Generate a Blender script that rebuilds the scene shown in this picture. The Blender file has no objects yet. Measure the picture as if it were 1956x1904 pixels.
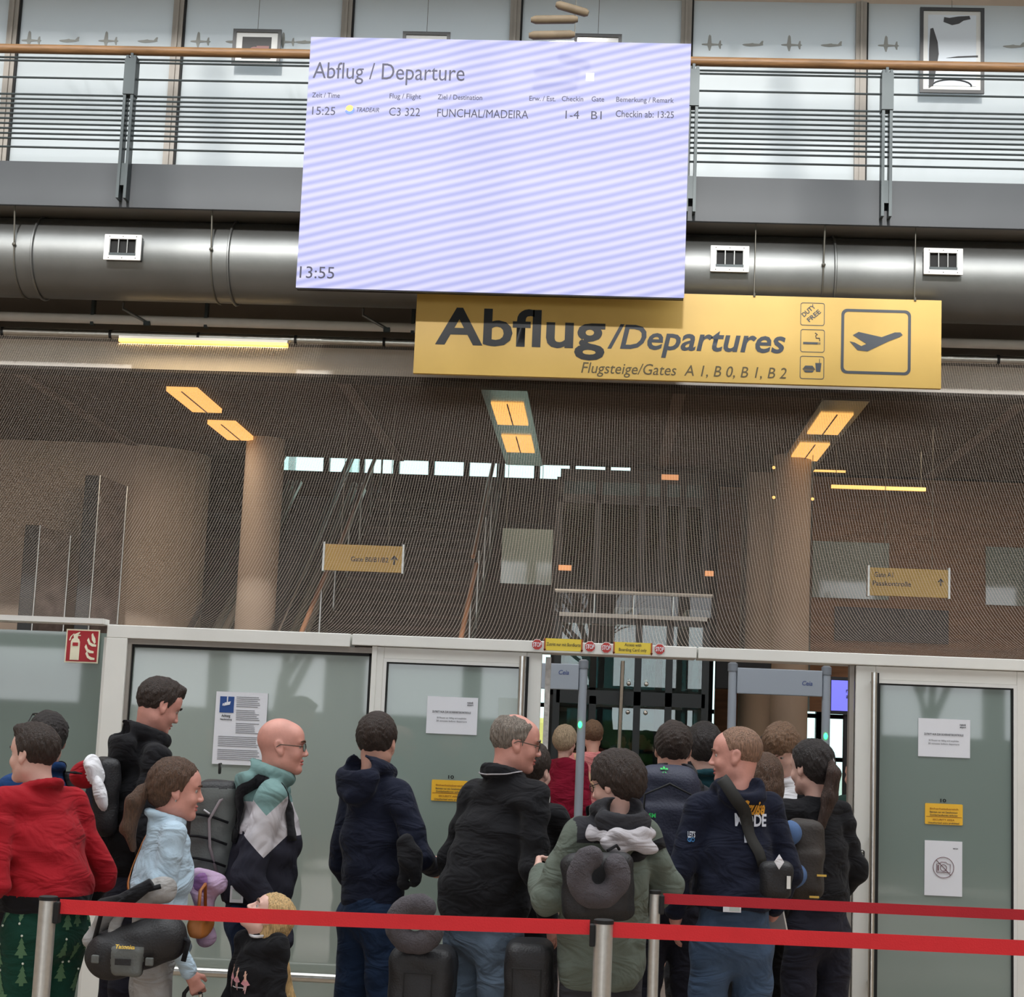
import bpy, math, random
import numpy as np
from mathutils import Vector, Matrix
random.seed(7); np.random.seed(7)
S = bpy.context.scene
COL = S.collection

# ---------------------------------------------------------------- camera, sky, sun, portals, exposure
CAM_Z = 1.68; FPX = 3200.0
YAW, PITCH, ROLL = math.radians(3.28), math.radians(8.0), math.radians(2.39)
_f = Vector((-math.sin(YAW)*math.cos(PITCH), math.cos(YAW)*math.cos(PITCH), math.sin(PITCH)))
_r0 = Vector((math.cos(YAW), math.sin(YAW), 0)); _u0 = _r0.cross(_f)
_r = _r0*math.cos(ROLL) + _u0*math.sin(ROLL); _u = _u0*math.cos(ROLL) - _r0*math.sin(ROLL)
cam = bpy.data.objects.new('camera', bpy.data.cameras.new('camera')); COL.objects.link(cam)
cam.matrix_world = Matrix(((_r.x,_u.x,-_f.x,0),(_r.y,_u.y,-_f.y,0),(_r.z,_u.z,-_f.z,CAM_Z),(0,0,0,1)))
cam.data.sensor_fit = 'HORIZONTAL'; cam.data.sensor_width = 36; cam.data.lens = 36*FPX/1956
cam.data.clip_end = 300
S.camera = cam
S.view_settings.view_transform = 'Standard'; S.view_settings.look = 'None'
S.view_settings.gamma = 1; S.view_settings.use_curve_mapping = False
S.view_settings.exposure = 0.42
w = bpy.data.worlds.new('overcast_sky'); S.world = w; w.use_nodes = True
nt = w.node_tree; nt.nodes.clear()
bg = nt.nodes.new('ShaderNodeBackground'); wo = nt.nodes.new('ShaderNodeOutputWorld')
tc = nt.nodes.new('ShaderNodeTexCoord'); sx = nt.nodes.new('ShaderNodeSeparateXYZ'); cr = nt.nodes.new('ShaderNodeValToRGB')
cr.color_ramp.elements[0].position = 0.0; cr.color_ramp.elements[0].color = (.86,.90,.95,1)
cr.color_ramp.elements[1].position = 0.9; cr.color_ramp.elements[1].color = (.95,.98,1,1)
nt.links.new(tc.outputs['Generated'], sx.inputs[0]); nt.links.new(sx.outputs['Z'], cr.inputs[0])
nt.links.new(cr.outputs[0], bg.inputs[0]); nt.links.new(bg.outputs[0], wo.inputs[0])
bg.inputs[1].default_value = 2.75
sun = bpy.data.objects.new('sun', bpy.data.lights.new('sun','SUN')); COL.objects.link(sun)
sun.data.energy = 2.7; sun.data.angle = math.radians(3.5); sun.data.color = (1,.97,.93)
sun.rotation_euler = (math.radians(65), 0, math.radians(-2))
def portal(loc, rot, sx_, sy_):
    l = bpy.data.objects.new('window_portal', bpy.data.lights.new('window_portal','AREA')); COL.objects.link(l)
    l.data.shape = 'RECTANGLE'; l.data.size = sx_; l.data.size_y = sy_
    l.location = loc; l.rotation_euler = rot; l.data.cycles.is_portal = True
portal((0,6.5,11.2), (0,0,0), 23, 11)
portal((0,-7.6,4.2), (math.radians(90),0,0), 23, 4.6)
portal((0,29.5,4.0), (math.radians(-90),0,0), 20, 7)

def at(px, py, Y):
    d = _f*FPX + _r*(px-978) - _u*(py-952)
    t = Y/d.y
    return Vector((d.x*t, Y, CAM_Z + d.z*t))

# ---------------------------------------------------------------- materials
def lin(c):
    return tuple((v/255/12.92 if v/255 <= .04045 else ((v/255+.055)/1.055)**2.4) for v in c)
MATS = {}
def mat(name, rgb, rough=.6, metal=0, noise=0, nscale=8, bump=0, bscale=60, coat=0, emit=None, estr=1, alpha=1,
        trans=0, fold=0, stretch=None, rgb2=None, spec=.5, sheen=0):
    if name in MATS: return MATS[name]
    m = bpy.data.materials.new(name); m.use_nodes = True; MATS[name] = m
    t = m.node_tree; b = t.nodes['Principled BSDF']
    c = lin(rgb)
    b.inputs['Base Color'].default_value = (*c,1); b.inputs['Roughness'].default_value = rough
    b.inputs['Metallic'].default_value = metal; b.inputs['Coat Weight'].default_value = coat
    b.inputs['Coat Roughness'].default_value = .03
    b.inputs['Specular IOR Level'].default_value = spec
    b.inputs['Sheen Weight'].default_value = sheen
    b.inputs['Alpha'].default_value = alpha; b.inputs['Transmission Weight'].default_value = trans
    if emit:
        b.inputs['Emission Color'].default_value = (*lin(emit),1); b.inputs['Emission Strength'].default_value = estr
    if noise or bump or fold:
        tcn = t.nodes.new('ShaderNodeTexCoord'); mp = t.nodes.new('ShaderNodeMapping')
        if stretch: mp.inputs['Scale'].default_value = stretch
        t.links.new(tcn.outputs['Object'], mp.inputs[0])
    if noise:
        n = t.nodes.new('ShaderNodeTexNoise'); n.inputs['Scale'].default_value = nscale; n.inputs['Detail'].default_value = 4
        r = t.nodes.new('ShaderNodeValToRGB'); e = r.color_ramp.elements
        e[0].position = .3; e[1].position = .7
        if rgb2: c2 = lin(rgb2); e[0].color = (*c2,1); e[1].color = (*c,1)
        else:
            e[0].color = (*[v*(1-noise) for v in c],1); e[1].color = (*[min(1,v*(1+noise)) for v in c],1)
        t.links.new(mp.outputs[0], n.inputs['Vector']); t.links.new(n.outputs['Fac'], r.inputs[0])
        t.links.new(r.outputs[0], b.inputs['Base Color'])
    if bump:
        n2 = t.nodes.new('ShaderNodeTexNoise'); n2.inputs['Scale'].default_value = bscale; n2.inputs['Detail'].default_value = 3
        bp = t.nodes.new('ShaderNodeBump'); bp.inputs['Strength'].default_value = bump; bp.inputs['Distance'].default_value = .01
        t.links.new(mp.outputs[0], n2.inputs['Vector']); t.links.new(n2.outputs['Fac'], bp.inputs['Height'])
        t.links.new(bp.outputs[0], b.inputs['Normal'])
    if fold:
        n3 = t.nodes.new('ShaderNodeTexNoise'); n3.inputs['Scale'].default_value = 5.5; n3.inputs['Detail'].default_value = 2.5; n3.inputs['Distortion'].default_value = 1.3
        m3 = t.nodes.new('ShaderNodeMapping'); m3.inputs['Rotation'].default_value = (.5,.6,0); m3.inputs['Scale'].default_value = (1.0,1.0,2.2)
        b3 = t.nodes.new('ShaderNodeBump'); b3.inputs['Strength'].default_value = fold; b3.inputs['Distance'].default_value = .06
        t.links.new(tcn.outputs['Object'], m3.inputs[0]); t.links.new(m3.outputs[0], n3.inputs['Vector']); t.links.new(n3.outputs['Fac'], b3.inputs['Height'])
        t.links.new(b3.outputs[0], (bp.inputs['Normal'] if bump else b.inputs['Normal']))
    return m
def clear_glass(name, rgb, mix, rough=.0, gain=1):
    """thin pane: mostly see-through, tinted, with a mirror-like reflection"""
    if name in MATS: return MATS[name]
    m = bpy.data.materials.new(name); m.use_nodes = True; MATS[name] = m
    t = m.node_tree; t.nodes.clear(); o = t.nodes.new('ShaderNodeOutputMaterial')
    tr = t.nodes.new('ShaderNodeBsdfTransparent'); tr.inputs[0].default_value = (*lin(rgb),1)
    gl = t.nodes.new('ShaderNodeBsdfGlossy'); gl.inputs['Roughness'].default_value = rough
    mx = t.nodes.new('ShaderNodeMixShader'); fr = t.nodes.new('ShaderNodeFresnel'); fr.inputs[0].default_value = 1.5
    ad = t.nodes.new('ShaderNodeMath'); ad.operation = 'MULTIPLY_ADD'; ad.inputs[1].default_value = gain; ad.inputs[2].default_value = mix
    t.links.new(fr.outputs[0], ad.inputs[0]); t.links.new(ad.outputs[0], mx.inputs[0])
    t.links.new(tr.outputs[0], mx.inputs[1]); t.links.new(gl.outputs[0], mx.inputs[2]); t.links.new(mx.outputs[0], o.inputs[0])
    return m

M_white = mat('white_powder_coat', (228,228,222), .45, noise=.04, nscale=3)
M_white2 = mat('white_plastic', (226,226,222), .5)
M_frost = mat('frosted_glass', (116,132,125), .35, noise=.04, nscale=1.2, coat=1.0)
M_frost.node_tree.nodes['Principled BSDF'].inputs['Coat IOR'].default_value = 1.65
M_frost_up = mat('frosted_glass_upper', (184,190,190), .4, coat=.8)
_t = M_frost_up.node_tree; _tl = _t.nodes.new('ShaderNodeBsdfTranslucent'); _tl.inputs[0].default_value = (.82,.87,.9,1)
_ms = _t.nodes.new('ShaderNodeMixShader'); _ms.inputs[0].default_value = .45
_t.links.new(_t.nodes['Principled BSDF'].outputs[0], _ms.inputs[1]); _t.links.new(_tl.outputs[0], _ms.inputs[2])
_t.links.new(_ms.outputs[0], _t.nodes['Material Output'].inputs[0])
M_frost_l = mat('frosted_glass_pale', (152,164,156), .35, noise=.04, nscale=1.2, coat=1.0); M_frost_l.node_tree.nodes['Principled BSDF'].inputs['Coat IOR'].default_value = 1.65
M_frost_m = mat('frosted_glass_mid', (132,148,140), .35, noise=.04, nscale=1.2, coat=1.0); M_frost_m.node_tree.nodes['Principled BSDF'].inputs['Coat IOR'].default_value = 1.65
M_gasket = mat('black_gasket', (14,15,16), .7)
M_fascia = mat('dark_grey_steel', (60,64,68), .5, metal=.1, noise=.06, nscale=2)
M_rail = mat('railing_steel', (66,74,76), .45, metal=.3)
M_wood = mat('handrail_wood', (140,104,68), .45, noise=.25, nscale=6, stretch=(1,12,12))
M_duct = mat('galvanised_duct', (132,134,133), .44, metal=.85, noise=.08, nscale=2, bump=.08, bscale=9)
M_steel = mat('brushed_steel', (205,205,200), .28, metal=1, noise=.05, nscale=20)
M_alu = mat('pale_aluminium', (214,206,194), .4, metal=.35)
M_mull = mat('mullion_grey', (150,144,136), .5, noise=.05)
M_soffit = mat('soffit_grey', (128,122,114), .8, noise=.06, nscale=2)
M_bulk = mat('bulkhead_grey', (226,222,216), .7, noise=.04)
M_ceil = mat('dark_brown_ceiling', (70,58,50), .85, noise=.08, nscale=2)
M_beige = mat('beige_plaster', (182,164,148), .85, noise=.05, nscale=1.5)
M_woodwall = mat('brown_wood_panelling', (124,88,60), .6, noise=.2, nscale=3, stretch=(1,1,8))
M_floor = mat('tan_floor', (140,122,104), .45, noise=.07, nscale=3)
M_tile = mat('floor_tile', (128,116,108), .4, noise=.1, nscale=6)
M_yellow = mat('sign_yellow', (220,182,96), .45, noise=.05, nscale=2)
M_signink = mat('sign_dark_blue_grey', (52,60,72), .5)
M_black = mat('black_satin', (20,20,22), .5)
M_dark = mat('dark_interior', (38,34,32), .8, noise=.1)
M_lamp = mat('warm_lamp_diffuser', (255,200,120), .5, emit=(255,190,104), estr=.82)
M_tube = mat('warm_tube', (255,210,130), .5, emit=(255,200,110), estr=.95)
M_paper = mat('white_paper', (228,230,236), .8)
M_ink = mat('black_ink', (50,50,55), .7)
M_wire = mat('steel_wire', (110,108,100), .5, metal=.6)
M_clear = clear_glass('clear_glass', (205,222,218), .04)
M_clear_dark = clear_glass('dark_tinted_glass', (96,112,114), 0, .1, .15)
M_skyglass = clear_glass('skylight_glass', (240,245,245), .0)

# ---------------------------------------------------------------- mesh helpers
class MB:
    def __init__(s): s.v=[]; s.f=[]; s.m=[]; s.cur=0
    def add(s, vs, fs):
        b=len(s.v); s.v += [tuple(v) for v in vs]; s.f += [tuple(i+b for i in f) for f in fs]; s.m += [s.cur]*len(fs); return s
    def box(s, x0,x1,y0,y1,z0,z1):
        if x0>x1: x0,x1=x1,x0
        if y0>y1: y0,y1=y1,y0
        if z0>z1: z0,z1=z1,z0
        return s.add([(x0,y0,z0),(x1,y0,z0),(x1,y1,z0),(x0,y1,z0),(x0,y0,z1),(x1,y0,z1),(x1,y1,z1),(x0,y1,z1)],
              [(0,3,2,1),(4,5,6,7),(0,1,5,4),(1,2,6,5),(2,3,7,6),(3,0,4,7)])
    def prism(s, poly, y0, y1):
        """poly: list of (x,z) counter-clockwise seen from the front; extruded along y"""
        n=len(poly); vs=[(x,y0,z) for x,z in poly]+[(x,y1,z) for x,z in poly]
        fs=[tuple(range(n)), tuple(range(2*n-1,n-1,-1))]+[(i,i+n,(i+1)%n+n,(i+1)%n) for i in range(n)]
        return s.add(vs, fs)
    def tube(s, pts, r, n=8, closed=False):
        pts=[Vector(p) for p in pts]; N=len(pts); vs=[]; fs=[]
        rs = r if isinstance(r,(list,tuple)) else [r]*N
        up=None
        for i,p in enumerate(pts):
            if closed: d=(pts[(i+1)%N]-pts[i-1])
            else: d=(pts[min(i+1,N-1)]-pts[max(i-1,0)])
            d.normalize()
            if up is None:
                up = Vector((0,0,1)) if abs(d.z)<.9 else Vector((0,1,0))
            a=d.cross(up)
            if a.length<1e-4: a=d.cross(Vector((1,0,0)))
            a.normalize(); b=a.cross(d); up=b
            for k in range(n):
                t=2*math.pi*k/n; vs.append(p+a*rs[i]*math.cos(t)+b*rs[i]*math.sin(t))
        M=N if closed else N-1
        for i in range(M):
            j=(i+1)%N
            for k in range(n):
                k2=(k+1)%n; fs.append((i*n+k, i*n+k2, j*n+k2, j*n+k))
        if not closed: fs += [tuple(range(n-1,-1,-1)), tuple((N-1)*n+k for k in range(n))]
        return s.add(vs,fs)
    def ellipsoid(s, c, r, nu=14, nv=9):
        vs=[(c[0],c[1],c[2]+r[2])]; fs=[]
        for i in range(1,nv):
            ph=math.pi*i/nv
            for k in range(nu):
                t=2*math.pi*k/nu; vs.append((c[0]+r[0]*math.sin(ph)*math.cos(t), c[1]+r[1]*math.sin(ph)*math.sin(t), c[2]+r[2]*math.cos(ph)))
        vs.append((c[0],c[1],c[2]-r[2])); L=len(vs)-1
        for k in range(nu):
            fs.append((0,1+k,1+(k+1)%nu)); fs.append((L,1+(nv-2)*nu+(k+1)%nu,1+(nv-2)*nu+k))
        for i in range(nv-2):
            for k in range(nu):
                a=1+i*nu+k; b=1+i*nu+(k+1)%nu; fs.append((a,a+nu,b+nu,b))
        return s.add(vs,fs)
    def build(s, name, mats, parent=None, smooth=False, bevel=0):
        me=bpy.data.meshes.new(name); me.from_pydata(s.v,[],s.f)
        if not isinstance(mats,(list,tuple)): mats=[mats]
        for m in mats: me.materials.append(m)
        if len(mats)>1: me.polygons.foreach_set('material_index', s.m)
        if smooth: me.polygons.foreach_set('use_smooth',[True]*len(me.polygons))
        me.update()
        o=bpy.data.objects.new(name, me); COL.objects.link(o)
        if parent: o.parent=parent
        if bevel:
            b=o.modifiers.new('bevel','BEVEL'); b.width=bevel; b.segments=2; b.limit_method='ANGLE'
        if smooth and smooth!='all':
            o.modifiers.new('edges','EDGE_SPLIT').split_angle=math.radians(40)
        return o
def tag(o, label=None, cat=None, group=None, kind=None):
    if label: o['label']=label
    if cat: o['category']=cat
    if group: o['group']=group
    if kind: o['kind']=kind
    return o
def thing(name, label, cat, loc=(0,0,0), group=None):
    o=bpy.data.objects.new(name,None); COL.objects.link(o); o.location=loc; o.empty_display_size=.1
    return tag(o,label,cat,group)
def struct(o): o['kind']='structure'; return o
def keep(o, parent):
    """parent while the mesh keeps its world coordinates"""
    o.parent=parent; o.matrix_parent_inverse=Matrix.Translation(parent.location).inverted(); return o
def copy_tree(o, parent=None):
    c=o.copy(); COL.objects.link(c)
    if parent: c.parent=parent
    for ch in list(o.children): copy_tree(ch,c)
    return c
def pbox(mb, x0,y0,x1,y1, Y, d0=0, d1=.02):
    """box whose front face covers the pixel rectangle on the plane y=Y"""
    ym=(y0+y1)/2; xm=(x0+x1)/2
    a=at(x0,ym,Y).x; b=at(x1,ym,Y).x; t=at(xm,y0,Y).z; u=at(xm,y1,Y).z
    return mb.box(a,b,Y+d0,Y+d1,u,t)
def rrect(cx,cz,w_,h_,r,n=4):
    out=[]
    for (sx_,sz_,a0) in ((1,-1,-90),(1,1,0),(-1,1,90),(-1,-1,180)):
        for i in range(n+1):
            a=math.radians(a0+90*i/n); out.append((cx+sx_*(w_/2-r)+r*math.cos(a), cz+sz_*(h_/2-r)+r*math.sin(a)))
    return out
def ring_prism(mb, outer, inner, y0, y1):
    n=len(outer); vs=[(x,y0,z) for x,z in outer]+[(x,y0,z) for x,z in inner]+[(x,y1,z) for x,z in outer]+[(x,y1,z) for x,z in inner]
    fs=[]
    for i in range(n):
        j=(i+1)%n; fs += [(i,j,n+j,n+i),(2*n+i,3*n+i,3*n+j,2*n+j),(i,2*n+i,2*n+j,j),(n+i,n+j,3*n+j,3*n+i)]
    return mb.add(vs,fs)

def text_mesh(s, bold=0, shear=0):
    cu=bpy.data.curves.new('lettering','FONT'); cu.body=s; cu.offset=bold; cu.shear=shear; cu.resolution_u=3
    cu.fill_mode='BOTH'; cu.extrude=.0
    o=bpy.data.objects.new('lettering',cu); me=bpy.data.meshes.new_from_object(o)
    bpy.data.objects.remove(o); bpy.data.curves.remove(cu)
    return me
_hm=text_mesh('H'); CAPH=max(v.co.y for v in _hm.vertices)
def text_at(s, x0, yb, x1, cap, Y, m, parent, bold=0, shear=0, name='lettering', yb1=None, relief=.003, z=None, angle=0):
    """writing on the plane y=Y: baseline from pixel (x0,yb) to pixel x1, capital height cap in pixels"""
    me=text_mesh(s,bold,shear)
    n=len(me.vertices); co=np.empty(n*3); me.vertices.foreach_get('co',co); co=co.reshape(-1,3)
    a=at(x0,yb,Y); b=at(x1,yb if yb1 is None else yb1,Y)
    wpx=(b.x-a.x); sc_x=wpx/max(1e-6,co[:,0].max()-co[:,0].min()); sc_z=cap*(Y/FPX)/CAPH
    out=np.zeros_like(co); X=(co[:,0]-co[:,0].min())*sc_x; Z=co[:,1]*sc_z
    ca,sa=math.cos(angle),math.sin(angle)
    out[:,0]=a.x+X*ca-Z*sa; out[:,2]=(a.z+b.z)/2+X*sa+Z*ca
    out[:,1]=Y-relief
    me.vertices.foreach_set('co',out.ravel()); me.materials.clear(); me.materials.append(m); me.update()
    o=bpy.data.objects.new(name,me); COL.objects.link(o)
    if parent: keep(o,parent)
    return o
# ================================================================ SETTING
def S_box(name, m, *b, parent=None, bevel=0):
    o=MB().box(*b).build(name,m,parent,bevel=bevel)
    return struct(o) if not parent else o
YW=9.3
S_box('floor', M_floor, -12,12,-7.5,29,-.2,-.012)
floor=bpy.data.objects['floor']
tm=MB().box(-.296,.296,-.296,.296,-.012,0).build('tile',M_tile,floor)
for i in range(-3,9):
    for j in range(0,9):
        t=tm if (i,j)==(-3,0) else tm.copy()
        if t is not tm: COL.objects.link(t)
        t.location=(i*.6+.3, 9.9+j*.6, 0)
S_box('wall_left', M_beige, -12.2,-12,-7.5,29,0,11)
S_box('wall_right', M_beige, 12,12.2,-7.5,29,0,11)
# roof of the front hall with a long skylight, trusses across it
roof=MB(); roof.box(-12,12,-7.5,1,11,11.3); roof.box(-12,12,12,17.4,11,11.3)
struct(roof.build('ceiling',M_bulk))
for k in range(8):
    b=MB(); x=-10.5+3*k; b.tube([(x,-2.2,10.9),(x,12.2,10.9)],.07,6); b.tube([(x,-2.2,10.2),(x,12.2,10.2)],.05,6)
    for j in range(9): b.tube([(x,-2+j*1.6,10.9 if j%2 else 10.2),(x,-.4+j*1.6,10.2 if j%2 else 10.9)],.03,5)
    struct(b.build('trim_%d'%(20+k),M_fascia))
b=MB()
for j in range(8): b.box(-12,12,-1.5+j*2-.05,-1.5+j*2+.05,11.0,11.12)
struct(b.build('trim_30',M_fascia))
# glazed rear facade (behind the viewer, seen mirrored in the glass)
b=MB()
for i in range(13):
    x=-12+2*i; wd=.14 if i%2 else .3
    b.box(x-wd,x+wd,-7.6,-7.3,0,11)
for z,h in ((0,1.9),(2.75,.22),(5.3,.22),(6.4,4.6)): b.box(-12,12,-7.62,-7.28,z,z+h)
struct(b.build('window_9',M_fascia))
# upper wall and side closures
S_box('wall_back_upper', M_beige, -12,12,17.2,17.4,9.4,11)

# ---- gallery: slab, fascia panels, glass wall
sl_t=at(100,309,13.99).z; sl_b=at(100,388,13.99).z
S_box('trim_1', M_soffit, -12,12,14.03,20.2,sl_b,sl_t-.02)
fas=MB().box(-12,12,13.99,14.03,sl_b-.02,sl_t).build('trim_2',M_fascia); struct(fas)
gallery=thing('gallery_railing','grey steel gallery railing of thin horizontal bars under a round wooden handrail','railing',(0,13.93,sl_b))
posts=[at(243,250,13.93).x, at(1693,250,13.93).x, at(1322,250,13.93).x]
dxp=(posts[1]-posts[2]); posts += [posts[0]-2.6, posts[1]+1.8]
ztop=at(400,100,13.93).z
keep(MB().tube([(-9,13.93,ztop),(9.5,13.93,ztop)],.042,14).build('handrail',M_wood,smooth=True),gallery)
zr=[at(100,y,13.93).z for y in (110,116,148,180,189,198,207.5,217,226.5,236,245.5,255,264.5,281)]
for z in zr:
    keep(MB().tube([(-9,13.94,z),(9.5,13.94,z)],.0095,6).build('rail_bar',M_rail,smooth=True),gallery)
for x in posts:
    b=MB(); b.box(x-.045,x-.02,13.88,13.985,sl_b+.03,ztop-.06); b.box(x+.02,x+.045,13.88,13.985,sl_b+.03,ztop-.06)
    b.box(x-.05,x+.05,13.87,13.99,ztop-.42,ztop-.09); b.box(x-.012,x+.012,13.9,13.95,ztop-.1,ztop-.03)
    b.box(x-.02,x+.02,13.90,13.97,sl_b+.15,sl_b+.35)
    keep(b.build('railing_post',M_rail),gallery)
YG=16.8
gz0=sl_t; gz1=9.4
mx=[at(p,150,YG).x for p in (18,334,657,980,1308,1643)]
sp=(mx[-1]-mx[0])/5; mx=[mx[0]-sp*2,mx[0]-sp]+mx+[mx[-1]+sp,mx[-1]+2*sp]
for i in range(len(mx)-1):
    o=MB().box(mx[i]+.05,mx[i+1]-.05,YG,YG+.02,gz0,gz1).build('window_%d'%(10+i),M_frost_up); struct(o)
for i,x in enumerate(mx):
    b=MB(); b.box(x-.055,x+.055,YG-.05,YG+.06,gz0,gz1); b.box(x-.012,x+.012,YG-.075,YG-.05,gz0,gz1)
    b.cur=1; b.box(x+.055,x+.075,YG-.03,YG+.02,gz0,gz1)
    struct(b.build('trim_%d'%(40+i),[M_mull,M_gasket]))
# aircraft decals on the glass
M_decal=mat('grey_glass_film',(158,160,156),.6)
side=[(-.5,0),(-.42,.03),(-.2,.05),(0,.09),(.06,.06),(.3,.045),(.42,.2),(.5,.2),(.47,.03),(.5,0),(.35,-.04),(.12,-.07),(-.1,-.09),(-.3,-.07),(-.46,-.03)]
plan=[(-.5,0),(-.45,.03),(-.22,.05),(-.17,.42),(-.12,.5),(-.05,.42),(-.02,.06),(.3,.03),(.36,.2),(.42,.21),(.43,.04),(.5,.0),(.43,-.04),(.42,-.2),(.36,-.19),(.3,-.03),(-.02,-.06),(-.08,-.3),(-.14,-.3),(-.22,-.05),(-.45,-.03)]
lbl=['left of the framed print','between two mullions','over the wooden handrail']
KIND=[1,0,1,0,1,0,1,0,1,0,1,0,1,0]
for n,(px,kind) in enumerate([(60,1),(132,0),(207,1),(282,0),(383,1),(450,0),(545,1),(583,0),(1360,1),(1438,0),(1512,1),(1588,0),(1697,1),(1936,0)]):
    c=at(px,77+px*.006,YG-.002); sc=.22
    poly=[(c.x+sc*u,c.z+sc*v*1.0) for u,v in (plan if kind else side)]
    o=MB().prism(poly[::-1],YG-.006,YG-.001).build('aircraft_decal',M_decal)
    ordn=['first','second','third','fourth','fifth','sixth','seventh']
    nth=[q for q in range(14) if q!=n and KIND[q]==kind and q<n]
    tag(o, '%s pale %s from the left on the gallery glass'%(ordn[len(nth)], 'spread-wing aeroplane silhouette' if kind else 'side-view aeroplane silhouette'),'decal','aircraft silhouettes on the gallery glass')
# framed prints hung on the glass wall
M_frame=mat('black_picture_frame',(36,38,40),.4); M_mount=mat('picture_mount',(206,208,206),.5,coat=.6)
def picture(x0,y0,x1,y1,label,art,group=None):
    Y=YG-.12; a=at(x0,(y0+y1)/2,Y); b_=at(x1,(y0+y1)/2,Y); zt=at((x0+x1)/2,y0,Y).z; zb=at((x0+x1)/2,y1,Y).z
    t=thing('framed_print',label,'picture',((a.x+b_.x)/2,Y,zb))
    fw=.035; m=MB(); m.box(a.x,b_.x,Y-.01,Y+.02,zt-fw,zt); m.box(a.x,b_.x,Y-.01,Y+.02,zb,zb+fw)
    m.box(a.x,a.x+fw,Y-.01,Y+.02,zb+fw,zt-fw); m.box(b_.x-fw,b_.x,Y-.01,Y+.02,zb+fw,zt-fw)
    keep(m.build('frame',M_frame),t)
    keep(MB().box(a.x+fw,b_.x-fw,Y+.004,Y+.015,zb+fw,zt-fw).build('mount',M_mount),t)
    keep(MB().tube([((a.x+b_.x)/2,Y+.01,zt),((a.x+b_.x)/2,Y+.01,gz1)],.003,5).build('hanging_wire',M_wire),t)
    art(t,a.x+fw,b_.x-fw,zb+fw,zt-fw,Y)
def art1(t,x0,x1,z0,z1,Y):
    w_,h=x1-x0,z1-z0
    keep(MB().box(x0+.15*w_,x1-.15*w_,Y,Y+.004,z0+.12*h,z1-.15*h).build('print',M_black),t)
    m=MB(); m.ellipsoid((x0+.45*w_,Y,z0+.4*h),(.12*w_,.003,.12*h)); m.box(x0+.5*w_,x1-.2*w_,Y-.002,Y,z0+.35*h,z0+.55*h)
    keep(m.build('motif',mat('print_red_grey',(150,110,108),.6)),t)
def art2(t,x0,x1,z0,z1,Y):
    keep(MB().box(x0+.05,x1-.05,Y,Y+.004,z0+.05,z1-.05).build('print',mat('print_pale',(200,198,192),.5)),t)
def art3(t,x0,x1,z0,z1,Y):
    w_,h=x1-x0,z1-z0
    keep(MB().box(x0+.08*w_,x1-.08*w_,Y,Y+.004,z0+.05*h,z1-.05*h).build('print',mat('print_pale_blue',(206,216,226),.5)),t)
    m=MB(); P=lambda u,v:(x0+u*w_,z0+v*h)
    m.prism([P(.1,.02),P(.18,.06),P(.27,.45),P(.25,.6),P(.17,.78),P(.12,.77),P(.1,.5)],Y-.004,Y)
    m.prism([P(.35,.86),P(.5,.82),P(.62,.84),P(.7,.88),P(.82,.9),P(.8,.94),P(.6,.93),P(.45,.91),P(.36,.92)],Y-.004,Y)
    m.tube([(x0+(.5+.34*math.cos(a))*w_,Y-.003,z0+(.05+.08*math.sin(a))*h) for a in np.linspace(0,math.pi,12)],.008,5)
    m.prism([P(.4,.4),P(.95,.42),P(.95,.44),P(.6,.425)],Y-.004,Y)
    keep(m.build('motif',mat('print_charcoal',(60,62,66),.6)),t)
picture(444,56,536,125,'small black-framed print hung just left of the departure screen',art1)
picture(768,61,859,128,'black-framed print peeking over the screen, left of the hanging brown slats',art2)
picture(1096,65,1187,130,'black-framed print peeking over the screen, right of the hanging brown slats',art2)
picture(1757,15,1880,178,'tall black-framed print of dark shapes on pale blue at the far right',art3)
# blurred brown slats hanging above the screen
Y=13.2; t=thing('hanging_ornament','brown wooden slats hanging above the departure screen','ornament',at(1060,75,Y))
M_orn=mat('brown_slats',(112,98,78),.7,noise=.15)
for (a,b_) in (((1014,38),(1104,37)),((1010,68),(1098,66)),((1062,8),(1124,26))):
    p,q=at(*a,Y),at(*b_,Y); keep(MB().tube([p,p.lerp(q,.1),p.lerp(q,.9),q],[.02,.036,.036,.022],10).build('slat',M_orn,smooth=True),t)
keep(MB().tube([at(1098,68,Y),at(1102,-40,Y)],.004,5).build('hanging_wire',M_wire),t)

# ---- duct with straps, vents
DY=14.5; dz=(at(300,425,14.5).z+at(300,567,14.5).z)/2-.02; DR=.36
duct=thing('ventilation_duct','big round galvanised air duct hung below the gallery','duct',(0,DY,dz))
n=40
b=MB(); b.tube([(-11.9,DY,dz),(11.9,DY,dz)],DR,n); keep(b.build('duct_tube',M_duct,smooth=True),duct)
def strap_at(px,pb,r=.012):
    x=at(px,480,DY-DR).x; x2=at(pb,480,DY-DR).x
    pts=[(x+(x2-x)*max(0,-math.sin(a))*0, DY+(DR+.012)*math.cos(a), dz+(DR+.012)*math.sin(a)) for a in np.linspace(0,2*math.pi,28,endpoint=False)]
    keep(MB().tube(pts,r,6,closed=True).build('joint_band',M_duct,smooth=True),duct)
for px in (60,436,1597): strap_at(px,px)
for px in (27,404,1573):
    x=at(px,480,DY-DR).x
    pts=[(x,14.06,sl_b)]+[(x,DY+(DR+.008)*math.cos(a),dz+(DR+.008)*math.sin(a)) for a in np.linspace(math.pi,1.6*math.pi,8)]
    keep(MB().tube(pts,.008,6).build('hanger_strap',M_wire,smooth=True),duct)
    keep(MB().ellipsoid((x,14.12,dz+.02),(.018,.018,.018),8,6).build('hanger_clip',M_wire),duct)
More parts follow.
